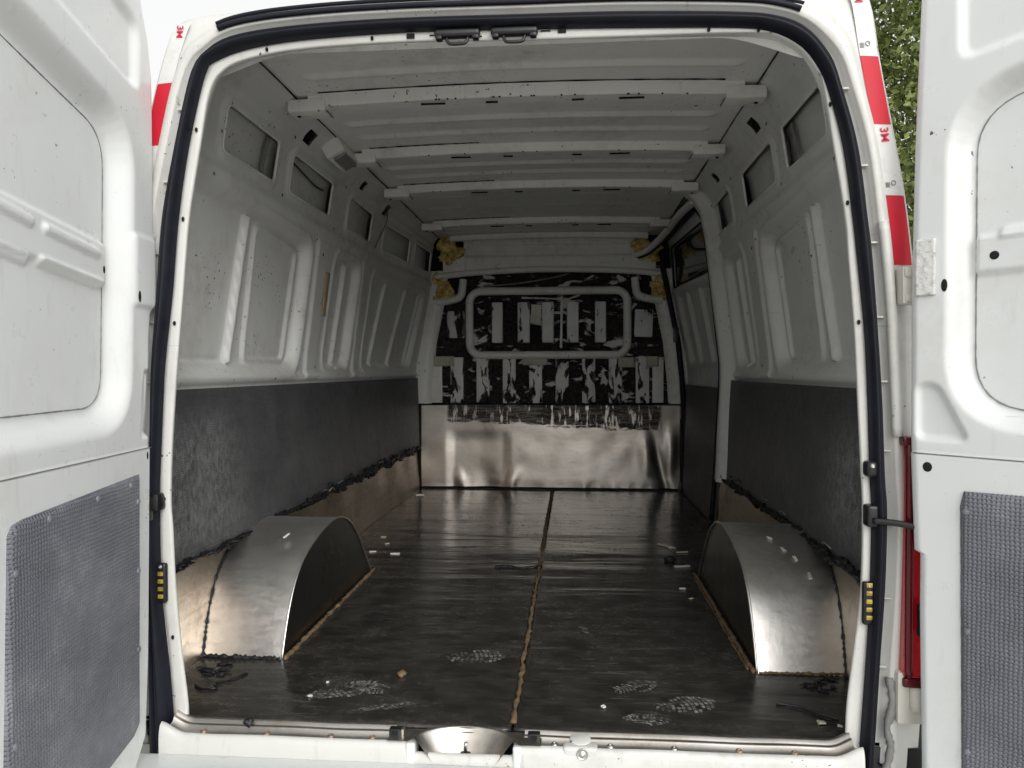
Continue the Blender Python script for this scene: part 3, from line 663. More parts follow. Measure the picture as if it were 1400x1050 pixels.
# upper track rail: a channel swept forward and in
path = crom([(.735, 2.10, 1.572), (.715, 2.45, 1.578), (.70, 2.75, 1.565), (.665, 2.98, 1.535), (.60, 3.13, 1.495), (.54, 3.17, 1.478)], 40)
tube('track_rail', path, .024, PAINT_IN, sd, 10, flat=.75)
tube('track_slot', [(p[0] + .018, p[1] - .004, p[2] - .016) for p in path], .008, HOLE, sd, 6)
box('track_end_bracket', .735, 2.08, 1.572, .05, .05, .05, PAINT_IN, sd, .008)

# ------------------------------------------------------------------ rear opening frame
FI = [(-0.692, -0.004), (-0.691, 0.036), (-0.706, 0.165), (-0.717, 0.295), (-0.722, 0.423), (-0.726, 0.488), (-0.721, 0.616), (-0.708, 0.776), (-0.693, 0.935), (-0.678, 1.094), (-0.651, 1.251), (-0.630, 1.361), (-0.601, 1.410), (-0.540, 1.436), (-0.411, 1.453), (-0.189, 1.459), (0.028, 1.454), (0.255, 1.453), (0.477, 1.452), (0.579, 1.445), (0.619, 1.424), (0.654, 1.364), (0.681, 1.216), (0.705, 1.068), (0.711, 0.994), (0.723, 0.846), (0.731, 0.698), (0.739, 0.549), (0.742, 0.474), (0.740, 0.324), (0.729, 0.219), (0.713, 0.083), (0.710, 0.007)]
SI = [(-0.712, -0.090), (-0.719, -0.026), (-0.731, 0.135), (-0.746, 0.296), (-0.748, 0.489), (-0.742, 0.617), (-0.732, 0.776), (-0.713, 0.935), (-0.698, 1.093), (-0.673, 1.249), (-0.634, 1.405), (-0.606, 1.432), (-0.536, 1.454), (-0.408, 1.469), (-0.187, 1.476), (0.028, 1.473), (0.254, 1.468), (0.475, 1.460), (0.555, 1.449), (0.613, 1.418), (0.646, 1.376), (0.666, 1.331), (0.697, 1.213), (0.717, 1.066), (0.725, 0.993), (0.740, 0.846), (0.748, 0.698), (0.753, 0.550), (0.757, 0.476), (0.755, 0.327), (0.748, 0.177), (0.739, 0.027), (0.735, -0.041)]
SO = [(-0.776, -0.091), (-0.775, -0.026), (-0.774, 0.136), (-0.770, 0.297), (-0.766, 0.489), (-0.761, 0.617), (-0.757, 0.776), (-0.744, 0.935), (-0.731, 1.092), (-0.699, 1.249), (-0.660, 1.404), (-0.624, 1.449), (-0.583, 1.476), (-0.502, 1.491), (-0.359, 1.500), (-0.186, 1.503), (0.029, 1.501), (0.254, 1.499), (0.474, 1.489), (0.561, 1.478), (0.619, 1.454), (0.669, 1.395), (0.692, 1.329), (0.724, 1.211), (0.744, 1.065), (0.753, 0.992), (0.764, 0.845), (0.774, 0.698), (0.780, 0.551), (0.785, 0.477), (0.782, 0.329), (0.773, 0.180), (0.765, 0.030), (0.761, -0.038)]
NS = 220
fi, si, so = crom(FI, NS), crom(SI, NS), crom(SO, NS)
tn = np.gradient(so, axis=0); nrm = np.stack([-tn[:, 1], tn[:, 0]], 1); nrm /= np.linalg.norm(nrm, axis=1)[:, None]
nrm = np.array([np.convolve(np.pad(nrm[:, k], 6, mode='edge'), np.ones(13) / 13, 'valid') for k in (0, 1)]).T
nrm /= np.linalg.norm(nrm, axis=1)[:, None]
topk = ss(np.abs(so[:, 0]), .70, .60) * ss(so[:, 1], 1.30, 1.42)            # 1 along the roof edge
def loft(name, rows, mat, parent, flip=False, smooth=True):
    P = np.concatenate(rows); n = len(rows[0]); F = []
    I = np.arange(len(rows) * n).reshape(len(rows), n)
    F = np.stack([I[:-1, :-1], I[:-1, 1:], I[1:, 1:], I[1:, :-1]], -1).reshape(-1, 4)
    return link(name, P, F[:, ::-1] if flip else F, mat, parent, smooth)
def row(c, y): y = np.broadcast_to(np.asarray(y, float), (len(c),)); return np.stack([c[:, 0], y, c[:, 1]], 1)
def off(d): return so + nrm * np.broadcast_to(np.asarray(d, float), (NS,))[:, None]
K = lambda side, t: side * (1 - topk) + t * topk
OUT = [(-.85, -.09), (-.866, .15), (-.866, .4), (-.860, .6), (-.848, .8), (-.828, 1.0), (-.795, 1.2), (-.756, 1.38), (-.720, 1.495), (-.700, 1.522), (-.655, 1.534), (-.5, 1.543), (-.2, 1.550), (.1, 1.551), (.4, 1.549), (.62, 1.545), (.70, 1.543), (.735, 1.535), (.757, 1.505), (.776, 1.39), (.801, 1.257), (.827, 1.113), (.846, .95), (.856, .8), (.866, .6), (.870, .4), (.868, .15), (.855, -.09)]
od = crom(OUT, 600); ang = lambda c: np.unwrap(np.arctan2(c[:, 0], c[:, 1] - .75))
ao, as_ = ang(od), ang(so)
out = np.stack([np.interp(as_, ao, od[:, 0]), np.interp(as_, ao, od[:, 1])], 1)
def shell(y):
    zs = np.linspace(-.095, 1.60, 80); L = [(-(float(wallx(z, y)) + .035 + .07 * float(ss(np.array(y), .3, .6))), z - float(zdrop(z, y))) for z in zs]
    T = 1.665 - float(zdrop(1.6, y)); P_ = L + [(x, T) for x in np.linspace(-.68, .68, 30)] + [(-x, z) for x, z in L[::-1]]
    P_ = np.array(P_); a_ = ang(P_); return np.stack([np.interp(as_, a_, P_[:, 0]), np.interp(as_, a_, P_[:, 1])], 1)
def lr_(t, d0=.024): a_ = off(K(d0, .016)); return a_ * (1 - t) + out * t
fr_rows = [row(off(-.004), .012), row(off(.001), .004), row(off(K(.016, .010)), .004), row(off(K(.020, .013)), -.010), row(off(K(.024, .016)), -.013), row(lr_(.25), -.011), row(lr_(.30), -.004),
           row(lr_(.34), -.004), row(lr_(.93), .004), row(out, .014), row(out + nrm * .006, .05)] + [row(shell(y), y) for y in (.14, .25, .35, .5, .8, 1.6, 2.6, 3.5)]
frame = loft('rear_frame', fr_rows, PAINT_FR, van, True)
lr = fr_rows[-1]; link('front_closure', [tuple(p) for p in lr], [tuple(range(NS))], PAINT, frame, False)
zlow = -.095
link('underbody', [(-1.05, .05, zlow), (1.05, .05, zlow), (1.05, 3.5, zlow), (-1.05, 3.5, zlow)], [(0, 3, 2, 1)], BLACK, frame, False)
# inner flange
dip = lambda c: c
n0 = [row(fi * .4 + si * .6, .030), row(fi * .85 + si * .15, .012), row(fi, .003), row(fi * .97 + si * .03, -.001), row(fi * .80 + si * .20, -.003), row(fi * .3 + si * .7, -.003), row(si, -.003), row(si, .01)]
flange = loft('pillar_flange', n0, PAINT_FR, frame, True)
for i_ in range(0):
    pass
# header box behind the top flange, closing up to the roof
relief('rear_header', PAINT_IN, frame, -.70, .70, 0., 1., .02, None, lambda U, V, H: (U, .04 + .02 * V, 1.46 + .085 * V - .06 * ss(np.abs(U), .45, .70)), flip=False)
# weather seal: a hollow rubber section with two lobes
rows = []
for k in range(13):
    t = k / 12; y = -.004 - .030 * math.sin(math.pi * t) ** .6 + .009 * math.exp(-((t - .58) / .07) ** 2)
    rows.append(row(si * (1 - t) + so * t, y))
loft('weather_seal', rows, RUBBER, frame, True)
# rain strip along the roof edge
ix = [i for i in range(NS) if abs(so[i, 0]) < .60 and so[i, 1] > 1.4]
o_ = off(.024); tube('rain_strip', [(o_[i, 0], -.016, o_[i, 1]) for i in ix], .0062, RUBBER, frame, 8)
o2 = off(.041); tube('rain_strip', [(o2[i, 0], -.006, o2[i, 1]) for i in ix], .0045, RUBBER, frame, 8)
# reflective tape down both outer corners
def side_x(c, side, z):
    i = c[:, 0] * side > .3; zz_, xx_ = c[i, 1], c[i, 0]; o = np.argsort(zz_); return float(np.interp(z, zz_[o], xx_[o]))
def out_x(side, z): return side_x(od[np.abs(od[:, 0]) > .70 - .0 * od[:, 0]], side, z)
def tape(side, z0, z1, mat, name):
    V = []; F = []; m = 12
    for k in range(m + 1):
        z = z0 + (z1 - z0) * k / m; x = out_x(side, z)
        for d, y in ((-.046, -.0056), (-.0085, .0012)):
            V.append((x + side * d, y, z)); V.append((x + side * d, y + .0012, z))
    for k in range(m):
        a = k * 4; b = a + 4; F += [(a, a + 2, b + 2, b), (a + 2, a + 3, b + 3, b + 2), (a + 1, a, b, b + 1)]
    F = [f if side > 0 else f[::-1] for f in F]
    return link(name, V, F, mat, frame, False)
for (a, b, mt) in ((1.394, 1.525, WHITETAPE), (1.257, 1.394, REDTAPE), (1.114, 1.257, WHITETAPE), (.974, 1.114, REDTAPE)): tape(1, a + .0004, b - .0004, mt, 'reflective_tape')
for (a, b, mt) in ((1.388, 1.515, WHITETAPE), (1.254, 1.388, REDTAPE), (1.11, 1.254, WHITETAPE), (.97, 1.11, REDTAPE)): tape(-1, a + .0004, b - .0004, mt, 'reflective_tape')
def tape_pt(side, z, d): return out_x(side, z) + side * (d - .097)
def chan_pt(side, z, d): return side_x(so, side, z) + side * d
def mark(side, z, txt, size, mat, d, name):
    mt = Matrix.Translation((tape_pt(side, z, d), -.0072 + .0068 * (d - .051) / .0375, z)) @ Matrix.Rotation(R(10 * side), 4, 'Z') @ Matrix.Rotation(R(90), 4, 'X') @ Matrix.Rotation(R(-84 if side > 0 else -96), 4, 'Z')
    text_mesh(name, txt, size, mat, frame, mt)
mark(1, 1.236, '3M', .024, REDINK, .070, 'tape_mark'); mark(1, 1.515, '3M', .024, REDINK, .068, 'tape_mark'); mark(-1, 1.497, '3M', .022, REDINK, .070, 'tape_mark')
for z in (1.135, 1.415):
    for k, d in enumerate((.056, .060)): mark(1, z, 'IIIIII', .007, GREYINK, d, 'tape_print')
    mark(1, z + .004, '\u25CF' if False else 'O', .014, GREYINK, .070, 'tape_print')
# channel clips on the right channel
for z in (1.33, 1.175, 1.02, .87, .74, .60, .45, .30, .16):
    for s in (1, -1):
        x = chan_pt(s, z, .009); box('channel_clip', x, -.001, z, .014, .012, .004, PAINT_OLD, frame, .0015)
# lower corner trims, hinge blocks, tail lamp
for s in (1, -1):
    V = []; Zs = np.linspace(.64, .95, 16)
    P_ = []
    for z in Zs: P_.append((tape_pt(s, z, .034), -.016, z))
    tube('pillar_trim', [(tape_pt(s, z, .036), -.012, z) for z in np.linspace(.63, 1.06, 24)], .0105, PAINT_FR, frame, 10)
    hb = box('door_hinge', tape_pt(s, .935, .066), -.022, .930, .034, .04, .075, PAINT_OLD, frame, .006)
    box('hinge_knuckle', tape_pt(s, .90, .062), -.03, .905, .022, .03, .018, PAINT_OLD, frame, .005)
    box('hinge_knuckle', tape_pt(s, .95, .066), -.032, .955, .026, .03, .020, PAINT_OLD, frame, .005)
    box('lower_hinge', tape_pt(s, .11, .062), -.012, .105, .06, .03, .105, PAINT_OLD, frame, .006)
    tube('hinge_knuckle', [(tape_pt(s, .11, .066), -.034, z) for z in (.085, .10, .118, .13)], .013, PAINT_OLD, frame, 12)
    box('hinge_slot', tape_pt(s, .11, .086), -.030, .105, .006, .012, .04, HOLE, frame, .001)
    tube('wiring_sheath', crom([(tape_pt(s, .14, .022), -.008, .14), (tape_pt(s, .1, .028), -.014, .09), (tape_pt(s, .05, .02), -.014, .04), (tape_pt(s, .0, .030), -.014, .0), (tape_pt(s, -.04, .024), -.012, -.05)], 30), .008, GREYHOSE, frame, 8, rj=.25)
    tl = box('tail_lamp', tape_pt(s, .40, .063), -.008, .383, .042, .05, .468, LAMP, van, .006, rot=Matrix.Rotation(R(1.2 * s), 3, 'Y'))
    for z in (.625, .139): box('lamp_rim', tape_pt(s, z, .061), -.0095, z + (.0 if z < .3 else -.004), .044, .052, .018, LAMP_DK, tl, .004)
    tube('lamp_rim', [(tape_pt(s, .40, .047) + s * (z - .38) * .02 * 0 + s * .0, -.031, z) for z in np.linspace(.15, .615, 20)], .008, LAMP_DK, tl, 8)
# fixtures on the pillar flanges
for s in (-1, 1):
    fx = .741 if s < 0 else .749
    cp = box('contact_plate', s * fx, -.010, .302 if s < 0 else .291, .022, .014, .088, BLACK, frame, .009, seg=3)
    for k in range(5 if s > 0 else 4): box('brass_contact', s * (fx + .000), -.0175, (.302 if s < 0 else .291) + (-.028 + .0165 * k), .012, .004, .009, YELLOW, cp, .0015)
    screw(cp, (s * fx, -.017, (.302 if s < 0 else .291) + .037), (0, -1, 0), .003)
box('bump_stop', -.745, -.020, .482, .026, .038, .040, BLACK, frame, .010, taper=.8); box('bump_stop_plate', -.766, -.034, .478, .014, .02, .055, BLACK, frame, .003)
bs = box('bump_stop', .749, -.018, .565, .022, .030, .032, BLACK, frame, .009, seg=3); screw(bs, (.748, -.034, .572), (0, -1, 0), .004)
box('check_strap_bracket', .752, -.014, .470, .022, .030, .044, BLACK, frame, .006, seg=3)
tube('check_strap', crom([(.752, -.030, .462), (.79, -.047, .461), (.83, -.068, .456), (.87, -.09, .452)], 16), .0055, BLACK, frame, 8, flat=1.2)
# holes and chips on the flanges
rnd = random.Random(12)
def flange_pt(i, t): p = fi[i] * (1 - t) + si[i] * t; return (p[0], -.0052, p[1])
for i, t, rx in [(48, .45, .0), (60, .5, .0), (70, .5, 0), (84, .45, 0), (96, .5, 0), (104, .5, 0), (132, .5, 0), (137, .4, 0), (150, .5, 0), (160, .5, 0), (173, .45, 0), (194, .5, 0), (28, .5, 0), (12, .5, 0)]:
    o = lathe('flange_hole', [(.0034, 0), (.0034, .001), (.002, .0012)], HOLE, frame, frame_at(flange_pt(i, t), (0, -1, 0)) @ Matrix.Diagonal((1, 1.5, 1, 1)), 10)
for x in (-.186, .132): box('flange_slot', x, -.0052, 1.468, .017, .003, .011, HOLE, frame, .001)
for x, z in ((-.135, 1.468), (-.048, 1.474), (-.045, 1.462), (.098, 1.468)): box('flange_slot', x, -.0052, z, .020, .003, .0018, HOLE, frame, 0)
# top latch guides
for x, w in ((-.0855, .096), (.0335, .098)):
    lg = box('latch_guide', x, -.012, 1.4655, w, .022, .016, BLACK, frame, .007, seg=3)
    for q in (-1, 1): box('guide_foot', x + q * w * .40, -.012, 1.4585, .014, .018, .012, BLACK, lg, .004)
    tube('guide_loop', crom([(x - .022, -.014, 1.458), (x - .021, -.016, 1.450), (x - .014, -.018, 1.443), (x + .014, -.018, 1.443), (x + .021, -.016, 1.450), (x + .022, -.014, 1.458)], 18), .0034, BLACK, lg, 8)

# ------------------------------------------------------------------ sill
def sweep_x(name, prof, x0, x1, mat, parent, n=60, wav=.0006, zf=None):
    V = []; F = []; k = len(prof)
    for i in range(n + 1):
        x = x0 + (x1 - x0) * i / n
        lift = .05 * (ss(np.array(abs(x)), .66, .72)) if zf is None else zf(x)
        for (y, z) in prof: V.append((x, y + wav * math.sin(x * 37 + y * 90), z + float(lift) * 1.0 + wav * math.sin(x * 23)))
    for i in range(n):
        for q in range(k - 1): a = i * k + q; F.append((a, a + 1, a + k + 1, a + k))
    return link(name, V, F, mat, parent)
lift0 = lambda x: .022 * float(ss(np.array(abs(x)), .665, .73)) ** 1.5
lipdip = lambda x: lift0(x) - .022 * float(ss(np.abs(np.array(x) + .072), .1065, .1035))
sill = sweep_x('rear_sill', [(-.036, -.024), (-.0375, -.014), (-.041, -.010), (-.046, -.0085), (-.052, -.013), (-.056, -.024), (-.058, -.040), (-.058, -.085)], -.726, .728, PAINT_FR, van, 140, .0005, lipdip)
sp = [(.006, .0012), (.0, .0048), (-.006, .0038), (-.010, -.002), (-.0135, -.0045), (-.0175, -.001), (-.021, -.004), (-.025, -.010), (-.040, -.0135)]
sl = sweep_x('sill_strip', sp, -.712, -.222, STRIP, sill, 60, .0005, lift0)
sr = sweep_x('sill_strip', sp, .052, .716, STRIP, sill, 70, .0005, lift0)
# latch bowl
def bowl_h(U, V):
    d = np.hypot((U + .072) / .105, np.minimum(0, -(V + .058)) / .066) - 1
    d = np.where(V < -.058, np.abs(U + .072) / .105 - 1, d)
    rim = .006 * np.exp(-((d) / .07) ** 2)
    dep = -.046 * ss(d, -.02, -.45) - .010 * ss(d, -.45, -1)
    return rim + dep - .004 + .0006 * vnoise(U, V, 90)
relief('latch_bowl', STRIP, sill, -.232, .088, -.056, .020, .0022, bowl_h, lambda U, V, H: (U, V, H), flip=False,
       keep=lambda U, V: (np.hypot((U + .072) / .122, np.minimum(0, -(V + .058)) / .082) < 1) | (V < -.002))
for x in (-.1835, .0395): box('bowl_cheek', x, -.036, -.036, .020, .044, .056, PAINT, sill, .006, seg=3)
for x, y, z, nm in ((-.110, -.030, -.050, 'bowl_bolt'), (-.038, -.034, -.050, 'bowl_bolt')): screw(sill, (x, y, z), (0, -.3, 1), .007, RUST, nm)
sk = box('latch_striker', -.073, -.024, -.044, .022, .018, .008, BLACK, sill, .004); tube('striker_pin', [(-.073, -.016, -.046), (-.073, -.020, -.030), (-.072, -.022, -.020)], .0035, STEEL, sk, 8)
for x in (-.222, .072):
    cb = box('rubber_buffer', x, -.021, -.002, .026, .018, .018, BLACK, sill, .003, rot=Matrix.Rotation(R(3), 3, 'Z')); box('buffer_core', x, -.031, -.001, .013, .004, .010, HOLE, cb, .001)
box('buffer_bracket', -.206, -.020, -.003, .005, .018, .020, STRIP, sill, .001)
lb = box('latch_bracket', .168, -.040, -.020, .072, .030, .030, PAINT_FR, sill, .008, seg=3); lathe('bracket_boss', [(.022, -.002), (.022, .002), (.020, .0035), (.0, .004)], PAINT_FR, lb, frame_at((.168, -.022, -.004), (0, -.15, 1)), 24)
em = frame_at((.172, -.0555, -.018), (0, -1, .0)); lathe('bracket_emblem', [(.012, -.001), (.012, .0012), (.0105, .0016), (.0100, .0004), (.006, .0004), (.0055, .0014), (.0, .0014)], STEEL, lb, em, 20)
for x, r_ in ((-.640, RUST), (-.50, RUST), (-.36, RUST), (-.27, RUST), (.115, STEEL), (.23, STEEL), (.36, STEEL), (.49, RUST), (.60, RUST)): screw(sl if x < 0 else sr, (x, -.0315, -.0118 + lift0(x)), (0, -.35, 1), .0055, r_)
blob('rubber_scrap', (-.545, -.016, .004), (.009, .008, .010), BLACK, sill, .4, 2, 5)
bm_ = box('rear_bumper', 0, -.15, -.290, 1.80, .24, .40, PAINT, van, .03, seg=4)
box('bumper_step', 0, -.175, -.063, 1.56, .24, .030, PAINT, bm_, .010, seg=3)

# ------------------------------------------------------------------ rear doors
def make_door(side):
    left = side < 0
    P0 = np.array([-.742, -.07]) if left else np.array([.822, -.075])
    d = np.array([.10621382, -.99434331]) if left else np.array([.6903289, -.72349569])      # from hinge to free edge
    n = np.array([-d[1], d[0]]) if left else np.array([d[1], -d[0]])                            # inner face normal
    if left:
        pos = lambda U, V, H: (P0[0] + d[0] * U + n[0] * H, P0[1] + d[1] * U + n[1] * H, V)
        ed = ([-.25, -.09, -.044, .007, .157, .465, .682, .84, .886, .91, .935, 1.006, 1.393, 1.464, 1.542, 1.62], [.2, .10, .058, .008, -.006, -.020, -.029, -.034, -.041, -.058, -.060, -.059, -.061, -.046, -.014, .03])
        op = round_poly([(.104, .695), (.76, .690), (.76, 1.345), (.45, 1.303), (.083, 1.232)], .07)
        ob = .056
    else:
        pos = lambda U, V, H: (P0[0] + d[0] * U + n[0] * H, P0[1] + d[1] * U + n[1] * H, V)
        ed = ([-.25, -.007, .300, .411, .4111, .459, .629, .913, 1.194, 1.47, 1.62], [.006, .005, -.001, -.001, -.012, -.014, -.021, -.022, -.017, -.008, .0])
        op = round_poly([(.080, .690), (.74, .685), (.74, 1.32), (.25, 1.275), (.080, 1.245)], .10)
        ob = .042
    def hf(U, V):
        sdm = poly_sd(U, V, op); h = -.038 * ss(sdm, ob, .004)
        if left:
            tp = poly_sd(U, V, round_poly([(.010, 1.345), (.004, 1.485), (.09, 1.50), (.25, 1.56), (.80, 1.62), (.80, 1.475), (.306, 1.398)], .03))
            h += -.014 * ss(tp, .010, -.016)
            for a, b in (((.455, 1.028), (.34, 1.012)), ((.295, 1.008), (.128, .991)), ((.60, 1.05), (.49, 1.033)), ((.457, .962), (.345, .948)), ((.305, .951), (.118, .934))):
                h += .007 * ss(seg_d(U, V, a, b), .011, .005)
            h += .010 * ss(np.abs(V - (.972 + .10 * (U - .1))), .048, .036) * ss(sdm, .0, -.006)
            h += -.010 * ss(poly_sd(U, V, [(-.03, .630), (.012, .625), (.008, .70), (-.005, .765), (-.03, .765)]), .004, -.008)
            h += .006 * ss(rr(U, V, -.08, .05, .905, 1.04, .02), .012, 0) * ss(U, .06, .03)
        else:
            tp = poly_sd(U, V, round_poly([(.064, 1.335), (.060, 1.60), (.78, 1.62), (.78, 1.40), (.165, 1.346)], .03))
            h += -.012 * ss(tp, .008, -.012)
            h += .008 * ss(seg_d(U, V, (.128, 1.013), (.40, 1.02)), .012, .005) - .003 * ss(seg_d(U, V, (.085, .940), (.45, .945)), .006, .002)
            h += .010 * ss(np.abs(V - .975), .040, .030) * ss(sdm, .0, -.006)
            h += -.011 * ss(poly_sd(U, V, round_poly([(-.012, .630), (.084, .630), (.028, .738), (-.012, .738)], .02)), .004, -.010)
        h += .004 * ss(V, .604, .601)
        h += .0016 * (vnoise(U, V, 4) - .5)
        return h
    edge = lambda V: np.interp(V, *ed)
    keep = lambda U, V: (U > edge(V))
    nu, nv = 200, 420                                                       # grid that follows the door's own outline
    V1 = np.linspace(-.22, 1.60, nv); T = np.linspace(0, 1, nu) ** 1.0
    Vg, Tg = np.meshgrid(V1, T, indexing='ij'); U = edge(Vg) + (.80 - edge(Vg)) * Tg
    H = hf(U, Vg); rim = np.minimum(ss(U - edge(Vg), 0, .012), 1); H = H - .006 * (1 - rim)
    X, Y, Z = pos(U, Vg, H); A = np.stack([X, Y, Z], -1).reshape(-1, 3); X2, Y2, Z2 = pos(U, Vg, H * 0 - .055); B = np.stack([X2, Y2, Z2], -1).reshape(-1, 3)
    I = np.arange(nu * nv).reshape(nv, nu); F = np.stack([I[:-1, :-1], I[1:, :-1], I[1:, 1:], I[:-1, 1:]], -1).reshape(-1, 4)
    if left: F = F[:, ::-1]
    N0 = nu * nv; rimI = np.concatenate([I[:, 0], I[-1, 1:], I[::-1, -1][1:], I[0, ::-1][1:]])
    sideF = np.stack([rimI, np.roll(rimI, -1), np.roll(rimI, -1) + N0, rimI + N0], -1)
    if not left: sideF = sideF[:, ::-1]
    F = np.concatenate([F, F[:, ::-1] + N0, sideF])
    door = link('rear_door', np.concatenate([A, B]), F, PAINT, van)
    door['label'] = 'open rear door on the left with slanted pressed panel' if left else 'open rear door on the right with scraped patch near its hinge'
    pt = lambda u, v, h: tuple(float(np.asarray(c)) for c in pos(np.array(u), np.array(v), np.array(h)))
    nv3 = (n[0], n[1], 0)
    hat = lambda u, v: float(hf(np.array([[u]]), np.array([[v]]))[0, 0])
    # thin grey line painting the gap shade around the outer skin
    ins = dense(op, .008); st = max(range(len(ins)), key=lambda q: ins[q][0] + (.2 if ins[q][1] < .8 else 0)); ins = ins[st:] + ins[:st]
    if left: ln = [p for p in ins if p[0] < .6]
    else: ln = [p for p in ins if p[0] < .5]
    tube('skin_edge_shade_line', [pt(u, v, hat(u, v) + .0002) for u, v in ln], .0014, GREYHOSE, door, 5, rj=.3)
    tube('panel_seam', [pt(u, .603, .0040) for u in np.linspace(float(edge(.6)) + .006, .7, 30)], .0012, GREYHOSE, door, 5)
    # grey textured trim board with screws
    if left: tb = [(.040, .553), (.444, .535), (.457, .518), (.478, .04), (.46, -.02), (.20, .012), (.075, .030), (.052, .045)]
    else: tb = [(.078, .540), (.42, .548), (.42, .0), (.085, .0), (.078, .02), (.072, .512)]
    kp = lambda U, V: poly_sd(U, V, tb) < 0
    nu2, nv2 = 120, 140
    tz = np.linspace(-.02 if left else .0, .553 if left else .547, nv2); c = .25
    us = np.linspace(.02, .5, 1200); G, ZZ = np.meshgrid(us, tz, indexing='ij'); SDm = poly_sd(G, ZZ, tb); lo = []; hi = []
    for j in range(nv2):
        ins_ = us[SDm[:, j] < .0005]; 
        if len(ins_) < 2: ins_ = np.array([.2, .3])
        lo.append(ins_[0]); hi.append(ins_[-1])
    lo, hi = np.array(lo), np.array(hi); Tt = np.linspace(0, 1, nu2)
    U2 = lo[:, None] + (hi - lo)[:, None] * Tt[None, :]; V2 = np.repeat(tz[:, None], nu2, 1)
    sdv = poly_sd(U2, V2, tb); Hh = .006 + .004 * ss(-sdv, 0, .008) + .001 * vnoise(U2, V2, 12)
    A = np.stack(pos(U2, V2, Hh), -1).reshape(-1, 3); I = np.arange(nu2 * nv2).reshape(nv2, nu2)
    F = np.stack([I[:-1, :-1], I[1:, :-1], I[1:, 1:], I[:-1, 1:]], -1).reshape(-1, 4)
    if left: F = F[:, ::-1]
    B = np.stack(pos(U2, V2, Hh * 0 + .002), -1).reshape(-1, 3); N0 = len(A); rimI = np.concatenate([I[:, 0], I[-1, 1:], I[::-1, -1][1:], I[0, ::-1][1:]])
    sideF = np.stack([rimI, np.roll(rimI, -1), np.roll(rimI, -1) + N0, rimI + N0], -1)
    if not left: sideF = sideF[:, ::-1]
    link('trim_panel', np.concatenate([A, B]), np.concatenate([F, sideF]), TRIM, door, True, np.tile(np.stack([U2, V2], -1).reshape(-1, 2), (2, 1)))
    for (u, v) in (((.36, .525), (.21, .532), (.085, .537), (.448, .46), (.455, .20), (.056, .50), (.058, .36), (.060, .20)) if left else ((.082, .502), (.086, .282), (.088, .06), (.24, .53), (.36, .53))):
        lathe('trim_screw', [(.0065, 0), (.0065, .0012), (.0045, .003), (.0, .0034)], TRIM, door, frame_at(pt(u, v, .0105), nv3), 14)
    # drain holes and slots
    for (u, v, a, b) in (((.103, .963, .004, .0075), (.028, .918, .0055, .012), (-.004, .587, .0035, .008)) if left else ((.113, .972, .008, .008), (.039, .922, .0055, .012), (.013, .578, .0085, .0095))):
        lathe('drain_hole', [(1, 0), (1, .0008), (.6, .001)], HOLE, door, frame_at(pt(u, v, hat(u, v) - .0003), nv3) @ Matrix.Diagonal((a, b, 1, 1)), 16)
    if not left:
        rel = relief('scraped_patch', m_scrape, door, -.012, .024, .905, 1.012, .004, lambda U, V: .004 + .0018 * vnoise(U, V, 160), pos, back=-.004)
        box('lock_plate', *pt(-.004, .27, -.022), .012, .03, .062, BLACK, door, .003)
    if left:
        box('edge_buffer', *pt(-.024, .47, -.006), .012, .022, .05, BLACK, door, .003)
    return door
def m_scr():
    g = NG('scraped_paint'); n = g.noise(g.coord(), 120, 5, .7)
    return g.done(g.mix(g.ramp(n, .54, .66), (.72, .725, .71), (.45, .44, .41)), .6, 0., g.bump(n, .8, .003))
m_scrape = m_scr()
make_door(-1); make_door(1)

# ------------------------------------------------------------------ dust prints on the floor (shoe treads)
def tread(cx, cy, ang, L, W, style):
    V = []; F = []; ca, sa = math.cos(ang), math.sin(ang); rnd = random.Random(int(cx * 1000))
    def quad(pts):
        b = len(V)
        for (a, c) in pts: V.append((cx + a * ca - c * sa, cy + a * sa + c * ca, float(floor_h(np.array(cx), np.array(cy))) + .0012))
        F.append(tuple(range(b, b + len(pts))))
    for i in range(13):
        t = -1 + 2 * (i + .5) / 13; w = W * math.sqrt(max(.05, 1 - t * t)) * (1 if t > -.1 else .8)
        for j in range(5):
            s0 = -1 + 2 * j / 5; s1 = s0 + .32; x0 = t * L; q = .4 if style == 0 else -.25
            if rnd.random() < .18: continue
            quad([(x0 - L * .055 + abs(s0) * q * .03, s0 * w), (x0 + L * .055 + abs(s0) * q * .03, s0 * w), (x0 + L * .055 + abs(s1) * q * .03, s1 * w), (x0 - L * .055 + abs(s1) * q * .03, s1 * w)])
    o = link('dust_footprint', V, F, DUST, sub, False); return o
tread(-.40, .165, .5, .085, .045, 0); tread(-.345, .185, 2.9, .06, .04, 1); tread(.413, .15, .25, .075, .045, 1); tread(.307, .075, .1, .05, .035, 0); tread(.305, .24, .5, .06, .035, 1); tread(-.28, .085, .35, .07, .016, 0); tread(.19, .62, 1.9, .035, .012, 0); tread(-.1, .40, .2, .08, .05, 1)
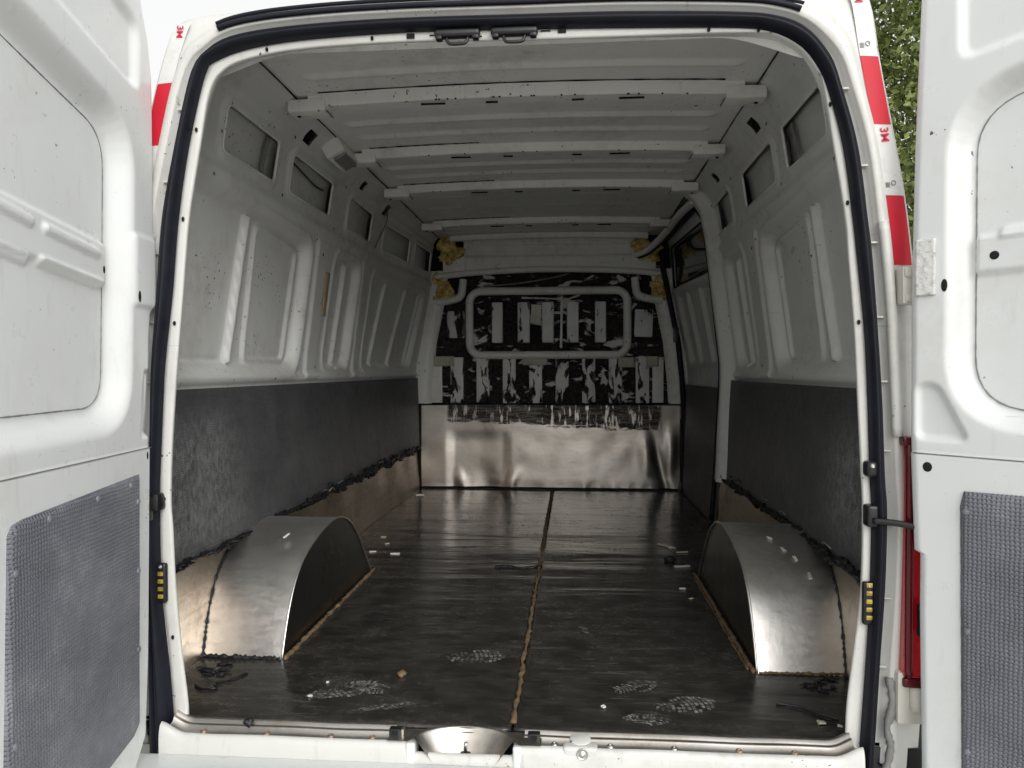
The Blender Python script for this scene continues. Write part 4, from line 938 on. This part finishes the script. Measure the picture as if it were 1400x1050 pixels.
# ------------------------------------------------------------------ loose scraps lying on the floor
def scrap(name, x, y, lx, ly, lz, rot, mat, label, cat, jit=.0015, grp=None):
    o = box(name, 0, 0, 0, lx, ly, lz, mat, None, min(lz * .4, .002), jit=jit); z = float(floor_h(np.array(x), np.array(y)))
    o.location = (x, y, z + lz / 2 + .0015); o.rotation_euler = (0, 0, R(rot)); top(o, label, cat, grp); return o
G = 'litter on the load floor'
WOOD = m_plain('pale_wood', (.66, .60, .50), .7, 0, .2, 30)
scrap('wood_splinter', .556, 1.695, .10, .006, .005, -48, WOOD, 'long thin pale splinter farthest back of the litter by right wheel arch', 'splinter', grp=G)
scrap('wood_splinter', .574, 1.357, .062, .012, .006, 14, PAPER, 'broad white splinter lying just left of right wheel arch', 'splinter', grp=G)
scrap('wood_splinter', .606, 1.58, .05, .006, .004, 10, WOOD, 'short pale splinter touching far end of right wheel arch', 'splinter', grp=G)
scrap('paper_scrap', .572, 1.665, .025, .010, .004, 5, PAPER, 'tiny white scrap beside tip of the longest splinter', 'scrap', grp=G)
scrap('paper_scrap', .533, 1.063, .022, .010, .004, 3, PAPER, 'small white scrap on floor nearer than the splinters by right wheel arch', 'scrap', grp=G)
scrap('paper_scrap', .545, .952, .014, .008, .003, 10, PALE, 'faint grey speck beside the inner edge of right wheel arch', 'scrap', grp=G)
o = blob('sealant_clod', (0, 0, .010), (.022, .018, .012), SEALANT, None, .4, 2, 3); o.location = (.536, 1.44, 0); top(o, 'black lump of sealant among pale splinters', 'lump', G)
o = blob('dirt_clod', (0, 0, .006), (.012, .010, .007), BROWN, None, .5, 2, 4); o.location = (-.275, .262, 0); top(o, 'brown clod of dirt on floor beyond the left footprints', 'clod', G)
scrap('paper_scrap', -.461, .126, .010, .007, .003, 30, PAPER, 'white crumb on floor left of the left footprint', 'scrap', grp=G)
scrap('paper_scrap', -.445, .205, .006, .005, .002, 30, PAPER, 'tiny white crumb behind the left footprint near the sill', 'scrap', grp=G)
scrap('paper_scrap', -.775, 2.93, .045, .03, .012, 20, PAPER, 'crumpled white scrap in far left corner by the bulkhead', 'scrap', .004, G)
scrap('paper_scrap', .222, .120, .010, .008, .003, 40, PAPER, 'white crumb right of the floor seam near the sill', 'scrap', grp=G)
scrap('foam_crumb', .687, .077, .016, .012, .005, 10, PALE, 'pale yellow crumb in near right corner of the floor', 'crumb', grp=G)
scrap('foam_crumb', .722, .066, .009, .006, .003, -20, PAPER, 'tiny white crumb against the right pillar at the sill', 'crumb', grp=G)
scrap('wood_chip', -.685, 1.516, .028, .010, .004, 20, WOOD, 'wood chip behind left wheel arch, nearest of its cluster', 'chip', grp=G)
scrap('wood_chip', -.708, 1.792, .026, .012, .004, -15, PALE, 'wood chip farthest back behind left wheel arch', 'chip', grp=G)
scrap('wood_chip', -.583, 1.485, .040, .010, .004, 8, PAPER, 'white chip to the right of the chips behind left wheel arch', 'chip', grp=G)
scrap('wood_chip', -.66, 1.66, .020, .010, .004, 45, PALE, 'grey chip in middle of the cluster behind left wheel arch', 'chip', grp=G)
V = crom([(-.145, 1.30, .004), (-.10, 1.315, .006), (-.05, 1.295, .005), (.0, 1.31, .006), (.03, 1.33, .004)], 20)
o = tube('sealant_strand', V, .006, SEALANT, None, 6, rj=.4, flat=.6); top(o, 'black crooked strand lying across the floor seam', 'strand', G)
V = crom([(-.76, .165, .004), (-.735, .145, .004), (-.70, .15, .004), (-.715, .175, .004), (-.68, .215, .004), (-.665, .245, .003)], 24)
o = tube('wire_offcut', V, .0028, BLACK, None, 6, rj=.3); top(o, 'curled black wire offcut in near left corner of floor', 'wire', G)
V = crom([(.615, .165, .003), (.66, .150, .004), (.70, .115, .004), (.73, .095, .003)], 24)
o = tube('wire_offcut', V, .0028, BLACK, None, 6, rj=.3); top(o, 'straight black wire offcut by right pillar at the sill', 'wire', G)
for k, (y, z) in enumerate(((.66, .275), (.60, .266), (.55, .255), (.475, .22))):
    i_ = min(range(49), key=lambda q: abs(arch_prof()[q][0] - y)); py, pz = arch_prof()[i_]
    scrap_o = box('paper_scrap', 0, 0, 0, .008, .018, .002, PAPER, None, .0006, jit=.001); scrap_o.location = (.725 + .02 * k, py, pz + .004); scrap_o.rotation_euler = (R([12, 22, 34, 45][k]), 0, R(20)); top(scrap_o, ('tiny white flake on right wheel arch, ' + ['highest', 'second from top', 'third from top', 'lowest'][k] + ' of four'), 'flake', G)
o = box('paper_scrap', 0, 0, 0, .008, .022, .002, PAPER, None, .0006, jit=.001); o.location = (-.70, .60, .272); o.rotation_euler = (R(24), 0, R(-25)); top(o, 'single white flake on top of left wheel arch', 'flake', G)

# ------------------------------------------------------------------ tree behind the right door
tr = bpy.data.objects.new('broadleaf_tree', None); C.objects.link(tr); tr.location = (4.2, 7.6, GZ); top(tr, 'green leafy tree behind the right side of the van', 'tree')
tt = tube('trunk', crom([(4.2, 7.6, GZ), (4.15, 7.62, 1.0), (4.25, 7.55, 2.6), (4.2, 7.6, 4.4)], 16), np.linspace(.16, .05, 16), BARK, tr, 10, rj=.06); tt.matrix_parent_inverse = Matrix.Translation((-4.2, -7.6, -GZ))
rng = np.random.RandomState(4); V = []; F = []
clumps = []
while len(clumps) < 1000:
    p = rng.uniform(-1, 1, 3); q = np.linalg.norm(p)
    if q < 1: clumps.append(np.array([4.2, 7.6, 3.3]) + p * np.array([2.4, 2.1, 3.0]))
for i, c_ in enumerate(clumps[:14]):
    l = tube('limb', crom([(4.2, 7.6, 1.2 + .2 * i), tuple((np.array([4.2, 7.6, 1.6 + .2 * i]) + c_) / 2), tuple(c_)], 10), np.linspace(.05, .012, 10), BARK, tr, 6); l.matrix_parent_inverse = Matrix.Translation((-4.2, -7.6, -GZ))
for c_ in clumps:
    for k in range(56):
        p = c_ + rng.normal(0, .15, 3); L = rng.uniform(.06, .115); W = L * .26
        ax = Vector(rng.normal(0, 1, 3) + np.array([0, -.4, -.5])).normalized(); sd_ = ax.cross(Vector(rng.normal(0, 1, 3))).normalized(); up = sd_.cross(ax)
        b = len(V); P = Vector(p)
        V += [P, P + ax * L * .5 + sd_ * W + up * .012, P + ax * L, P + ax * L * .5 - sd_ * W + up * .012]
        F += [(b, b + 1, b + 2), (b, b + 2, b + 3)]
cr = link('crown', np.array([tuple(v) for v in V]), np.array(F), LEAF, tr, False); cr.matrix_parent_inverse = Matrix.Translation((-4.2, -7.6, -GZ)); cr['kind'] = 'stuff'
